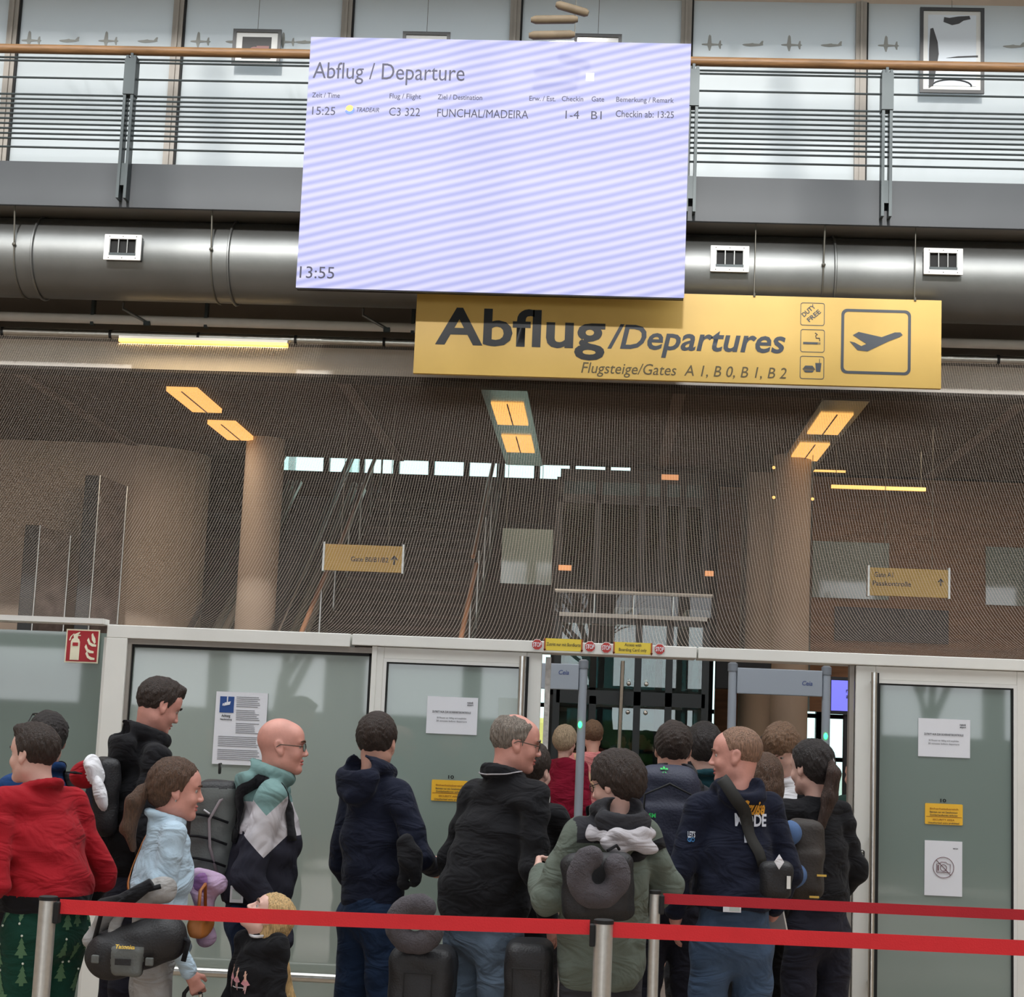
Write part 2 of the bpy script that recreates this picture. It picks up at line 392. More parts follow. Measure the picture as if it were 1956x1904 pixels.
for (px,py,lb) in ((234,472,'white square air vent on the duct left of the departure screen'),(1394,494,'white square air vent on the duct just right of the departure screen'),(1802,499,'white square air vent on the duct at the far right')):
    Yv=DY-DR-.07; c=at(px,py,Yv); t=thing('air_vent',lb,'vent',c)
    w_,h=.165,.115; o=rrect(c.x,c.z,2*w_,2*h,.005); i=rrect(c.x,c.z+.0,2*w_-.09,2*h-.08,.004)
    m=MB(); ring_prism(m,o,i,Yv,Yv+.02); keep(m.build('vent_frame',M_white2),t)
    m=MB(); m.box(c.x-w_+.01,c.x+w_-.01,Yv+.02,Yv+.17,c.z-h+.01,c.z-h+.02); m.box(c.x-w_+.01,c.x+w_-.01,Yv+.02,Yv+.17,c.z+h-.02,c.z+h-.01)
    m.box(c.x-w_+.01,c.x-w_+.02,Yv+.02,Yv+.17,c.z-h+.01,c.z+h-.01); m.box(c.x+w_-.02,c.x+w_-.01,Yv+.02,Yv+.17,c.z-h+.01,c.z+h-.01)
    keep(m.build('vent_collar',M_duct),t)
    keep(MB().box(c.x-w_+.03,c.x+w_-.03,Yv+.03,Yv+.035,c.z-h+.03,c.z+h-.03).build('vent_inside',M_gasket),t)
    for k in range(-1,3): 
        x=c.x+(k-.5)*.078; keep(MB().box(x-.004,x+.004,Yv+.004,Yv+.03,c.z-.055,c.z+.075).build('vent_blade',M_duct),t)
    keep(MB().box(c.x-.12,c.x+.12,Yv+.002,Yv+.03,c.z-.08,c.z-.05).build('vent_flap',M_rail),t)
    for sx_ in (-1,0,1):
        for sz_ in (-1,1): keep(MB().ellipsoid((c.x+sx_*.12,Yv-.001,c.z+sz_*(h-.018)),(.005,.003,.005),6,4).build('screw',M_wire),t)

# ---- soffit zone under the gallery
S_box('wall_above_entrance', M_soffit, -12,12,15.55,15.7,5.0,sl_b)
zb1=at(300,655,15.3).z; zb0=at(300,706,15.3).z
S_box('trim_3', M_bulk, -12,12,15.3,15.55,zb0,zb1)
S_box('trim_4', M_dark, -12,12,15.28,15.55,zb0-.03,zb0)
def run(name,label,cat,py,px,Y,r,m,seg=None):
    z=at(px,py,Y).z; t=thing(name,label,cat,(0,Y,z))
    if seg:
        xs=[at(p,py,Y).x for p in seg]
        for a_,b_ in zip(xs[:-1],xs[1:]):
            keep(MB().tube([(a_+.012,Y,z),(b_-.012,Y,z)],r,12).build('pipe_section',m,smooth=True),t)
            keep(MB().tube([(b_-.012,Y,z),(b_+.012,Y,z)],r+.006,12).build('pipe_joint',M_gasket),t)
    else: keep(MB().tube([(-11.5,Y,z),(11.5,Y,z)],r,12).build('pipe',m,smooth=True),t)
    return t,z
t,zp=run('service_pipe','long painted pipe running under the gallery behind the duct','pipe',611,250,15.1,.045,M_bulk)
for px in (178,395,790):
    x=at(px,600,15.1).x; keep(MB().box(x-.015,x+.015,15.07,15.13,zp-.06,zp+.25).build('pipe_clip',M_rail),t)
t,zc=run('cable_conduit','silver segmented conduit above the warm tube lamp','conduit',640,250,14.95,.04,M_steel,seg=(-600,-350,-160,5,212,380,566,735,905,1080,1260,1440,1620,1790,1906,2080,2300))
a,b_=at(228,652,14.9),at(550,657,14.9); z=(a.z+b_.z)/2
t=thing('tube_lamp','glowing warm tube lamp under the silver conduit at left','lamp',(a.x,14.9,z))
keep(MB().box(a.x,b_.x,14.86,14.94,z-.02,z+.015).build('diffuser',M_tube,bevel=.008),t)
keep(MB().box(a.x,b_.x,14.87,14.93,z+.015,z+.04).build('housing',M_white2),t)
area_tube=((a.x+b_.x)/2,14.9,z-.03,b_.x-a.x)
for k,(px,py) in enumerate(((236,578),(694,590))):
    a,b_=at(px,py,15.02),at(px+45,py+38,15.06); t=thing('pipe_bracket',['slanted grey bracket hanging under the duct above the tube lamp','slanted grey bracket hanging below the bottom left corner of the departure screen'][k],'bracket',a)
    keep(MB().tube([a,a+Vector((0,0,-.06)),b_],.014,8).build('rod',M_duct,smooth=True),t)
    keep(MB().tube([a+Vector((0,0,-.02)),(a.x,a.y,sl_b)],.008,6).build('hanging_rod',M_wire),t)
    keep(MB().box(b_.x-.03,b_.x+.03,b_.y-.02,b_.y+.02,b_.z-.03,b_.z+.01).build('clamp',M_rail),t)

# ---- ceiling of the security hall, seams, lamps
CZ=4.95
ce=MB().box(-12,12,15.55,20.2,CZ,CZ+.12).build('ceiling',M_ceil); struct(ce)
def ceil_at(px,py,z=CZ):
    d=_f*FPX+_r*(px-978)-_u*(py-952); t=(z-CAM_Z)/d.z; return Vector((d.x*t,d.y*t,z))
for (a,b_) in (((60,735),(240,832)),((650,735),(738,832)),((1292,745),(1275,870)),((1940,790),(1775,900))):
    p,q=ceil_at(*a),ceil_at(*b_); x=(p.x+q.x)/2
    MB().box(x-.06,x+.06,15.6,20.15,CZ-.02,CZ).build('ceiling_strip',mat('ceiling_strip_brown',(104,88,78),.7),ce)
def troffer(p0,p1,label,panels,plate):
    xm=(p0.x+p1.x)/2; hw=abs(p1.x-p0.x)/2
    t=thing('ceiling_lamp',label,'lamp',(xm,p0.y,CZ))
    if plate: keep(MB().box(xm-hw-.06,xm+hw+.06,15.65,20.1,CZ-.03,CZ).build('reflector_strip',M_steel),t)
    for (ya,yb) in panels:
        pn=keep(MB().box(xm-hw,xm+hw,ya,yb,CZ-.045,CZ-.03 if plate else CZ).build('lamp_panel',M_lamp),t)
        g=MB().box(-.006,.006,ya,yb,CZ-.052,CZ-.045).build('panel_divider',M_soffit,pn); g.location=(xm,0,0)
for k,(q,lb,plate) in enumerate(((((318,738),(375,738),(365,779),(425,779),(407,802),(496,835)),'pair of glowing panels on the dark ceiling above the escalator at left',0),
        (((938,762),(1000,762),(950,803),(1008,803),(965,825),(1022,858)),'pair of glowing panels in a steel strip at the middle of the dark ceiling',1),
        (((1568,782),(1632,782),(1545,821),(1605,821),(1528,840),(1540,873)),'pair of glowing panels in a steel strip on the dark ceiling at right',1))):
    P=[ceil_at(*c) for c in q]
    troffer(P[0],P[1],lb,[((P[0].y),(P[2].y)),((P[4].y),(P[5].y))],plate)

# ---- columns and walls inside
for k,(px,Y,r,lb) in enumerate(((492,19.0,.225,'left'),(1511,19.0,.21,'right'),(1446,20.6,.2,'back'))):
    x=at(px,1100,Y).x; struct(MB().tube([(x,Y,0),(x,Y,CZ+.02 if Y<20 else 7.5)],r,28).build('trim_%d'%(50+k),M_beige,smooth=True))
YL=19.6
wx=at(345,1000,YL).x
b=MB(); b.box(-12,wx-.8,YL,YL+.2,0,CZ); pts=[(wx-.8+.9*math.sin(a),YL+.9-.9*math.cos(a)) for a in np.linspace(0,math.pi/2,8)]
for (xa,ya),(xb,yb) in zip(pts[:-1],pts[1:]): b.add([(xa,ya,0),(xb,yb,0),(xb,yb,CZ),(xa,ya,CZ)],[(0,1,2,3)])
struct(b.build('wall_back_left',M_beige,smooth=True))
M_banner=mat('banner_print',(88,78,76),.35,noise=.45,nscale=7,coat=.5)
for (x0,y0,x1,Y,lb) in ((48,1002,122,18.9,'short glazed advertising column at the left edge behind the net'),(163,907,232,19.1,'tall glazed advertising column behind the net, left of the escalator')):
    a=at(x0,y0,Y); c=at(x1,y0,Y); t=thing('advertising_column',lb,'display',((a.x+c.x)/2,Y,0))
    keep(MB().box(a.x,a.x+.18,Y,Y+.3,0,a.z).build('side_panel',M_fascia,bevel=.01),t)
    m=MB(); m.add([(a.x+.18,Y,0),(c.x,Y+.28,0),(c.x,Y+.28,a.z-.08),(a.x+.18,Y,a.z)],[(0,1,2,3)]); keep(m.build('poster',M_banner),t)
    keep(MB().tube([(a.x+.18,Y-.01,0),(a.x+.18,Y-.01,a.z)],.012,8).build('edge_profile',M_steel,smooth=True),t)
    keep(MB().tube([(c.x,Y+.27,0),(c.x,Y+.27,a.z-.08)],.012,8).build('edge_profile',M_steel,smooth=True),t)
# far facade
YF=28.0
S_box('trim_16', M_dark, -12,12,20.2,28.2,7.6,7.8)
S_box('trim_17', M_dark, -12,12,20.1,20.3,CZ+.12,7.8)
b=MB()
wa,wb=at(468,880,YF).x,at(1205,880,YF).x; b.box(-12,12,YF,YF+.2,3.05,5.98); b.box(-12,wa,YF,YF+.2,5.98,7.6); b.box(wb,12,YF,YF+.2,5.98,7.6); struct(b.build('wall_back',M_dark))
b=MB()
for i in range(41):
    x=-12+.6*i; b.box(x-.05,x+.05,YF,YF+.15,0,7.6)
for z in (.0,.75,1.45,2.15): b.box(-12,12,YF,YF+.14,z,z+.07)
struct(b.build('window_7',M_black))
struct(MB().box(-12,12,YF+.06,YF+.07,0,7.6).build('window_8',M_clear))
# outdoors: apron, building rows, trees mirrored in the doors
M_apron=mat('concrete_apron',(176,172,164),.9,noise=.08)
S_box('ground', M_apron, -60,60,29,120,-.3,-.05)
S_box('ground', mat('grass_strip',(120,130,90),.9,noise=.2), -60,60,-80,-7.7,-.3,-.05)
for k,(x,Y,w_,c) in enumerate(((-3,70,14,(206,176,96)),(14,80,18,(196,190,176)))):
    t=thing('airport_vehicle',['yellow airport service vehicle far out on the apron','pale airport service vehicle far out on the apron'][k],'vehicle',(x,Y,0))
    keep(MB().box(x,x+w_*.6,Y,Y+3,.6,2.4).build('body',mat('vehicle_%d'%k,c,.5),bevel=.2),t)
    keep(MB().box(x+w_*.6,x+w_*.8,Y+.2,Y+2.8,.6,2.0).build('cab',mat('vehicle_%d'%k,c,.5),bevel=.2),t)
    for xx in (x+1,x+w_*.7):
        keep(MB().tube([(xx,Y-.05,.5),(xx,Y+.3,.5)],.5,14).build('wheel',M_black),t)
M_bark=mat('bark',(70,62,54),.9,noise=.2)
def bare_tree(x,y,h,seed,lb):
    rnd=random.Random(seed); m=MB()
    def br(p,d,L,r,lev):
        q=p+d*L; mid=p.lerp(q,.5)+Vector((rnd.uniform(-1,1),rnd.uniform(-1,1),0))*L*.06
        m.tube([p,mid,q],[r,r*.85,r*.7],5 if lev<3 else 4)
        if lev>=6 or r<.006: return
        for k in range(3 if lev<5 else 2):
            dd=(d+Vector((rnd.uniform(-.75,.75),rnd.uniform(-.75,.75),rnd.uniform(-.1,.6)))).normalized()
            br(p.lerp(q,rnd.uniform(.55,1)),dd,L*rnd.uniform(.6,.85),r*.6,lev+1)
    br(Vector((0,0,0)),Vector((0,0,1)),h*.3,h*.018,0)
    o=m.build('bare_tree',M_bark); o.location=(x,y,-.05); tag(o,lb,'tree')
bare_tree(-6,-13,9,1,'leafless tree outside behind the viewer, mirrored in the left glass panes')
bare_tree(.2,-18,10,2,'leafless tree outside behind the viewer, mirrored in the middle door')
bare_tree(6.5,-15,8,3,'leafless tree outside behind the viewer, mirrored in the right door')

# wood-panelled block on the right
YR=20.4; xr=at(1552,1000,YR).x
b=MB(); b.box(xr,12,YR,YR+.2,2.1,CZ); b.box(at(1645,1400,YR).x,12,YR,YR+.2,0,2.1)
ww=struct(b.build('wall_back_right',M_woodwall))
for (x0,y0,x1,y1,k) in ((1552,1035,1698,1143,4),(1883,1046,2010,1157,5)):
    m=MB(); pbox(m,x0,y0,x1,y1,YR-.04,0,.02); o=struct(m.build('window_%d'%k,M_frost))
m=MB(); pbox(m,1595,1162,1812,1226,YR-.05,0,.04); o=m.build('notice_board',mat('slate_board',(62,66,76),.6,noise=.15)); tag(o,'dark slate board on the brown wall behind the net above the right door','board')
def ysign(x0,y0,x1,y1,Y,label,texts):
    ym=(y0+y1)/2; a=at(x0,ym,Y); c=at(x1,ym,Y); zt=at((x0+x1)/2,y0,Y).z; zb=at((x0+x1)/2,y1,Y).z
    t=thing('hanging_sign',label,'sign',((a.x+c.x)/2,Y,zb))
    keep(MB().box(a.x,c.x,Y,Y+.06,zb,zt).build('sign_panel',M_yellow),t)
    for x in (a.x-.02,c.x): keep(MB().box(x,x+.02,Y-.01,Y+.07,zb-.01,zt+.02).build('side_profile',M_steel),t)
    for x in (a.x+.15,c.x-.15): keep(MB().tube([(x,Y+.03,zt),(x,Y+.03,CZ)],.004,5).build('hanging_wire',M_wire),t)
    for tx in texts: text_at(tx[0],*tx[1:],Y,M_signink,t,bold=.01)
    return t
t=ysign(620,1041,768,1091,16.6,'small yellow hanging sign pointing to gates B0, B1 and B2 behind the net',[('Gate B0/B1/B2',670,1073,742,9)])
def arrow_up(t,px,py,h,Y,m):
    c=at(px,py,Y); u=Y/FPX*h; s_=MB(); s_.box(c.x-.09*u,c.x+.09*u,Y-.004,Y-.001,c.z-.5*u,c.z+.4*u)
    s_.prism([(c.x-.42*u,c.z+.05*u),(c.x-.28*u,c.z-.02*u),(c.x,c.z+.3*u),(c.x+.28*u,c.z-.02*u),(c.x+.42*u,c.z+.05*u),(c.x,c.z+.52*u)],Y-.004,Y-.001); keep(s_.build('arrow',m),t)
arrow_up(t,753,1070,18,16.6,M_signink)
t=ysign(1661,1086,1811,1139,16.6,'small yellow hanging sign behind the net near the right end of the wooden wall',[('Gate A1',1670,1102,1706,9),('Passkontrolle',1667,1119,1740,9)])
arrow_up(t,1797,1112,14,16.6,M_signink)
# tube lamps and spots inside
for k,(x0,x1,y,Y,lb) in enumerate(((1550,1615,898,19.9,'short glowing tube lamp behind the net right of the column'),(1588,1768,932,18.0,'long glowing tube lamp behind the net over the wooden wall'))):
    a,c=at(x0,y-(3 if k else 0),Y),at(x1,y+(3 if k else 1),Y); z=(a.z+c.z)/2
    t=thing('tube_lamp',lb,'lamp',(a.x,Y,z)); keep(MB().box(a.x,c.x,Y-.02,Y+.02,z-.018,z+.018).build('diffuser',M_tube),t)
    for x in (a.x+.05,c.x-.05): keep(MB().tube([(x,Y,z+.018),(x,Y,CZ)],.004,5).build('hanging_wire',M_wire),t)
for k,(px,py) in enumerate(((1478,893),(1478,950),(1552,953))):
    c=at(px,py,18.6); t=thing('spot_lamp',['upper small bright spot lamp left of the right column','lower small bright spot lamp left of the right column','small bright spot lamp right of the right column'][k],'lamp',c)
    keep(MB().ellipsoid(c,(.018,.018,.018),10,8).build('bulb',M_tube),t); keep(MB().tube([c+Vector((0,.02,0)),(c.x,c.y+.02,CZ)],.004,5).build('cable',M_wire),t)
for k,(px,py,w_) in enumerate(((1280,911,.2),(1079,1084,.15),(1355,1095,.1))):
    Y=19.7; c=at(px,py,Y); t=thing('wall_lamp',['warm rectangular lamp high up on the front of the lift shaft','warm lamp low on the lift shaft front at its left','small warm lamp at the right edge of the lift shaft'][k],'lamp',c)
    keep(MB().box(c.x-w_/2,c.x+w_/2,Y,Y+.04,c.z-.03,c.z+.03).build('shade',mat('dim_lamp',(220,160,110),.5,emit=(220,150,100),estr=.7)),t)
    keep(MB().box(c.x-.02,c.x+.02,Y+.04,Y+.11,c.z-.02,c.z+.02).build('bracket',M_black),t)

# ---- glass lift shaft / vestibule in the middle
YS=19.8; X=[at(p,1150,YS).x for p in (1062,1137,1222,1262,1300,1345)]
m=MB()
for x in X: m.box(x-.04,x+.04,YS,YS+.1,0,CZ-.2)
for z in (2.16,3.35,4.45): m.box(X[0],X[-1],YS,YS+.1,z,z+.1)
m.box(X[0],X[-1],YS,YS+3,CZ-.25,CZ-.1)
for x in (X[0],X[-1]):
    m.box(x-.04,x+.04,YS+2.9,YS+3,0,CZ-.2)
    for z in (2.16,4.45): m.box(x-.03,x+.03,YS,YS+3,z,z+.1)
t=thing('lift_shaft','black-framed glass lift shaft in the security hall behind the door opening','lift',((X[0]+X[-1])/2,YS,0))
keep(m.build('shaft_frame',mat('shaft_frame_black',(30,34,38),.5)),t)
for i in range(5):
    for (za,zb) in ((0,2.16),(2.26,3.35),(3.45,4.45)):
        keep(MB().box(X[i]+.04,X[i+1]-.04,YS+.04,YS+.055,za,zb).build('glass_pane',M_clear_dark),t)
for x in (X[2],):
    for dx in (-.1,.1):
        for dz_ in (2.08,2.36): keep(MB().ellipsoid((x+dx,YS-.02,dz_),(.022,.02,.022),8,6).build('glass_fitting',M_steel),t)
m=MB(); pbox(m,958,1010,1055,1115,YS-.6,0,.02); o=m.build('glass_screen',M_frost); g_=at(1000,1010,YS-.6)
for dx in (-.2,.2): MB().tube([(g_.x+dx,YS-.59,g_.z),(g_.x+dx,YS-.59,CZ)],.004,5).build('hanging_wire',M_wire,o)
tag(o,'grey-green frosted glass screen hung behind the net left of the lift shaft','screen')
# glass vestibule just beyond the detectors
YV=17.2; V=[at(p,1400,YV).x for p in (1060,1130,1215,1275,1345)]
m=MB()
for i,x in enumerate(V): m.box(x-.035,x+.035,YV,YV+.08,0,2.9 if i!=1 else 2.1)
for z,h in ((2.02,.14),(2.84,.08)): m.box(V[0],V[-1],YV,YV+.08,z,z+h)
t=thing('glass_vestibule','dark-framed glass vestibule with steel fittings behind the metal detectors','vestibule',(V[2],YV,0))
keep(m.build('frame',mat('vestibule_frame',(44,50,52),.45)),t)
for i in range(4):
    for za,zb in ((.05,2.02),(2.16,2.84)): keep(MB().box(V[i]+.035,V[i+1]-.035,YV+.03,YV+.045,za,zb).build('glass_pane',M_clear),t)
for dx in (-.09,.09):
    for dz_ in (1.95,2.24): keep(MB().ellipsoid((V[2]+dx,YV-.02,dz_),(.022,.02,.022),8,6).build('glass_fitting',M_steel),t)
keep(MB().tube([at(1190,1262,YV-.06),at(1182,1440,YV-.06)],.02,8).build('door_handle',M_steel,smooth=True),t)
# white boxes standing on the vestibule roof, seen through the net
keep(MB().box(V[0],V[-1],YV-.05,YV+1.2,2.9,2.94).build('roof_slab',M_white2),t)
for k,(x0,x1,y) in enumerate(((1172,1215,1196),(1222,1275,1201),(1308,1355,1199))):
    Y=YV+.06; a=at(x0,y,Y); c=at(x1,y,Y); tb=thing('equipment_box',['leftmost white box on the vestibule roof just above the header','middle white box on the vestibule roof just above the header','rightmost white box on the vestibule roof just above the header'][k],'box',((a.x+c.x)/2,Y,2.94))
    keep(MB().box(a.x,c.x,Y,Y+.5,2.94,max(a.z,3.02)).build('casing',M_white2,bevel=.02),tb)
    keep(MB().box(a.x+.04,c.x-.04,Y-.004,Y,2.955,max(a.z,3.02)-.03).build('front_panel',M_white),tb)
Y=17.17; a,c=at(1060,1130,Y),at(1361,1136,Y); z=(a.z+c.z)/2
t=thing('glass_balustrade','glass balustrade with a white top rail seen through the net','balustrade',(a.x,Y,0))
for xx in (a.x,c.x): keep(MB().box(xx-.02,xx+.02,Y+.02,Y+.06,2.94,z).build('end_post',M_black),t)
keep(MB().tube([(a.x,Y,z),(c.x,Y,z)],.018,8).build('top_rail',M_white2),t)
for i in range(4):
    xa=a.x+(c.x-a.x)*i/4+.01; xb=a.x+(c.x-a.x)*(i+1)/4-.01; keep(MB().box(xa,xb,Y,Y+.012,2.94,z-.02).build('glass_pane',clear_glass('rail_glass',(190,198,200),.0)),t)
    keep(MB().box(xa-.01,xa+.01,Y+.02,Y+.05,2.94,z).build('post',M_steel),t)

# ---- staircase and escalator rising at 30 degrees
TAN=math.tan(math.radians(30)); Y0=19.0
def slope_pt(px,Y,dz_=0):
    p=at(px,1190,Y0); return Vector((p.x, Y, p.z+(Y-Y0)*TAN+dz_))
M_tread=mat('dark_brown_tread',(66,50,42),.55,noise=.15); M_copper=mat('copper_handrail',(226,168,130),.35,metal=.25)
ys_top=24.6; zr0=at(575,1190,Y0).z; yb=Y0-(zr0-1.0)/TAN
xa=slope_pt(582,0).x; xb=slope_pt(884,0).x
st=thing('staircase','wide dark brown staircase rising behind the net beside the escalator','stairs',((xa+xb)/2,yb,0))
nst=int((ys_top-yb)/.3)
for i in range(nst):
    y=yb+i*.3; z=(i+1)*.3*TAN
    keep(MB().box(xa,xb,y,y+.32,z-.045,z).build('tread',M_tread),st)
    keep(MB().box(xa,xb,y+.30,y+.315,z-.001,z+.3*TAN-.045).build('riser',mat('riser_brown',(48,38,34),.7)),st)
for x in (xa,xb):
    sg=1 if x==xa else -1
    keep(MB().tube([(x,yb-.2,.95),(x,yb,.98),(x,Y0+1.6,zr0+1.6*TAN-.02)],.03,10).build('handrail',M_copper,smooth=True),st)
    keep(MB().tube([(x+.05*sg,Y0+1.7,zr0+1.75*TAN),(x+.05*sg,ys_top,zr0+(ys_top-Y0)*TAN)],.03,10).build('handrail',M_copper,smooth=True),st)
    m=MB(); m.add([(x,yb,-.0),(x,ys_top,(ys_top-yb)*TAN-.15),(x,ys_top,(ys_top-yb)*TAN+.2),(x,yb,.25)],[(0,1,2,3)]); keep(m.build('stringer',mat('stringer',(92,80,74),.6)),st)
    for k in range(10):
        y=yb+.4+k*.95; zz=(y-yb)*TAN; keep(MB().tube([(x,y,zz),(x,y,zz+.98)],.014,6).build('baluster',M_steel),st)
x0,x1=slope_pt(372,0).x,slope_pt(530,0).x
es=thing('escalator','escalator with glass sides and steel trim rising left of the staircase','escalator',((x0+x1)/2,yb,0))
for i in range(nst):
    y=yb+i*.3; z=(i+1)*.3*TAN
    m=MB(); m.box(x0+.12,x1-.12,y,y+.3,z-.04,z); m.box(x0+.12,x1-.12,y,y+.01,z-.17,z-.04); keep(m.build('step',M_fascia),es)
for x,sg in ((x0,1),(x1,-1)):
    L=ys_top-yb
    m=MB(); m.add([(x,yb,.1),(x,ys_top,L*TAN+.1),(x,ys_top,L*TAN+.9),(x,yb,.9)],[(0,1,2,3)]); keep(m.build('glass_side',M_clear),es)
    keep(MB().tube([(x,yb-.3,.7),(x,yb-.35,.85),(x,yb-.2,.97),(x,yb,1.0),(x,ys_top,1.0+L*TAN)],.035,10).build('handrail',M_black,smooth=True),es)
    m=MB(); m.tube([(x+.06*sg,yb,.2),(x+.06*sg,ys_top,L*TAN+.2)],.05,8); keep(m.build('skirt_trim',M_alu,smooth=True),es)
    m=MB(); m.tube([(x-.07*sg,yb,.12),(x-.07*sg,ys_top,L*TAN+.12)],.05,8); keep(m.build('outer_trim',M_alu,smooth=True),es)
    keep(MB().tube([(x-.03*sg,yb,.93),(x-.03*sg,ys_top,L*TAN+.93)],.014,8).build('rail_profile',M_alu,smooth=True),es)
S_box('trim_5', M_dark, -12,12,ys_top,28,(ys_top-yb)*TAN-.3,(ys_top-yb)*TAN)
# warm ceiling light inside
def area(loc,size,sy,e,col,rot=(0,0,0)):
    l=bpy.data.objects.new('ceiling_light',bpy.data.lights.new('ceiling_light','AREA')); COL.objects.link(l)
    l.data.shape='RECTANGLE'; l.data.size=size; l.data.size_y=sy; l.data.energy=e; l.data.color=col; l.location=loc; l.rotation_euler=rot
area(area_tube[:3],area_tube[3],.06,9,(1,.74,.42))
for x in (-4.6,-.6,3.6):
    area((x,17.4,CZ-.08),.7,2.6,20,(1,.82,.62))

# ---- security net, sagging from the header up to the gallery
N_y=60; NX=40; U=15.0-(YW+.1)
zn0=at(978,1226,YW+.05).z+.005; zn1=zc+.05
kk=(zn1-zn0-.062*U)/U**2.5
vs=[];uv=[];arc=0;prev=None;sl=[]
for j in range(N_y+1):
    u=U*(j/N_y)**1.3; z=zn0+.062*u+kk*u**2.5
    if prev is not None: arc+=math.hypot(u-prev[0],z-prev[1])
    prev=(u,z); sl.append((u,z,arc))
me=bpy.data.meshes.new('security_net'); V_=[];F_=[];UV=[]
for j,(u,z,a) in enumerate(sl):
    for i in range(NX+1):
        x=-10+20*i/NX; V_.append((x,YW+.1+u,z+.05*math.sin(x*1.1+u*.8)*math.sin(math.pi*j/N_y))); UV.append((x,a))
for j in range(N_y):
    for i in range(NX): F_.append((j*(NX+1)+i,j*(NX+1)+i+1,(j+1)*(NX+1)+i+1,(j+1)*(NX+1)+i))
me.from_pydata(V_,[],F_); ul=me.uv_layers.new(name='UVMap'); li=np.empty(len(me.loops),dtype=np.int32); me.loops.foreach_get('vertex_index',li)
ul.data.foreach_set('uv',np.array(UV)[li].ravel()); me.polygons.foreach_set('use_smooth',[True]*len(me.polygons))
m=bpy.data.materials.new('net_threads'); m.use_nodes=True; t=m.node_tree; t.nodes.clear()
o_=t.nodes.new('ShaderNodeOutputMaterial'); tr=t.nodes.new('ShaderNodeBsdfTransparent'); df=t.nodes.new('ShaderNodeBsdfDiffuse'); df.inputs[0].default_value=(*lin((206,192,178)),1)
tl=t.nodes.new('ShaderNodeBsdfTranslucent'); tl.inputs[0].default_value=(*lin((206,192,178)),1); mt=t.nodes.new('ShaderNodeMixShader'); mt.inputs[0].default_value=.35
t.links.new(df.outputs[0],mt.inputs[1]); t.links.new(tl.outputs[0],mt.inputs[2])
uvn=t.nodes.new('ShaderNodeTexCoord'); sp_=t.nodes.new('ShaderNodeSeparateXYZ'); t.links.new(uvn.outputs['UV'],sp_.inputs[0])
outs=[]
for ax in ('X','Y'):
    a_=t.nodes.new('ShaderNodeMath'); a_.operation='MULTIPLY'; a_.inputs[1].default_value=1/.022
    t.links.new(sp_.outputs[ax],a_.inputs[0]); f_=t.nodes.new('ShaderNodeMath'); f_.operation='FRACT'; t.links.new(a_.outputs[0],f_.inputs[0])
    l_=t.nodes.new('ShaderNodeMath'); l_.operation='LESS_THAN'; l_.inputs[1].default_value=.068; t.links.new(f_.outputs[0],l_.inputs[0]); outs.append(l_)
mxm=t.nodes.new('ShaderNodeMath'); mxm.operation='MAXIMUM'; t.links.new(outs[0].outputs[0],mxm.inputs[0]); t.links.new(outs[1].outputs[0],mxm.inputs[1])
ms=t.nodes.new('ShaderNodeMixShader'); t.links.new(mxm.outputs[0],ms.inputs[0]); t.links.new(tr.outputs[0],ms.inputs[1]); t.links.new(mt.outputs[0],ms.inputs[2]); t.links.new(ms.outputs[0],o_.inputs[0])
me.materials.append(m); o=bpy.data.objects.new('security_net',me); COL.objects.link(o)
tag(o,'fine pale net sagging from the white door header up to the gallery','net',kind='stuff')

# ================================================================ DOOR WALL
zH=at(978,1222,YW).z
def hx(px,py): return at(px,py,YW).x
zHb=at(1015,1245,YW).z; zDt=zHb
z_top=zH; z_mid=zHb
m=MB(); m.box(hx(672,1230),hx(1331,1240),YW,YW+.25,z_mid,z_top); struct(m.build('trim_6',M_white,bevel=.004))
m=MB(); m.box(hx(1334,1240),8,YW,YW+.25,z_mid,z_top); struct(m.build('trim_7',M_white,bevel=.004))
# fixed frosted pane with white frame (left)
xl=hx(196,1300); xm_=hx(668,1230)
m=MB(); zt1=at(430,1226,YW).z
m.box(xl,xm_,YW+.01,YW+.2,zt1,z_top-.0); m.box(xl,hx(233,1350),YW+.01,YW+.2,0,zt1); m.box(hx(696,1500),hx(706,1500),YW+.02,YW+.2,0,z_mid)
struct(m.build('trim_8',M_white,bevel=.004))
m=MB(); m.box(hx(233,1350),hx(696,1500),YW+.03,YW+.2,zt1-.03,zt1); m.box(hx(233,1350),hx(240,1350),YW+.03,YW+.2,0,zt1-.03)
struct(m.build('trim_9',M_mull))
m=MB(); m.box(hx(239,1350),hx(697,1500),YW+.07,YW+.09,0,zt1-.028); struct(m.build('window_1',M_frost_l))
m=MB(); m.box(hx(239,1350),hx(242,1350),YW+.05,YW+.08,0,zt1-.03); m.box(hx(242,1350),hx(696,1500),YW+.05,YW+.08,zt1-.045,zt1-.03); m.box(hx(690,1500),hx(694,1500),YW+.05,YW+.08,0,zt1-.03)
struct(m.build('trim_10',M_gasket))
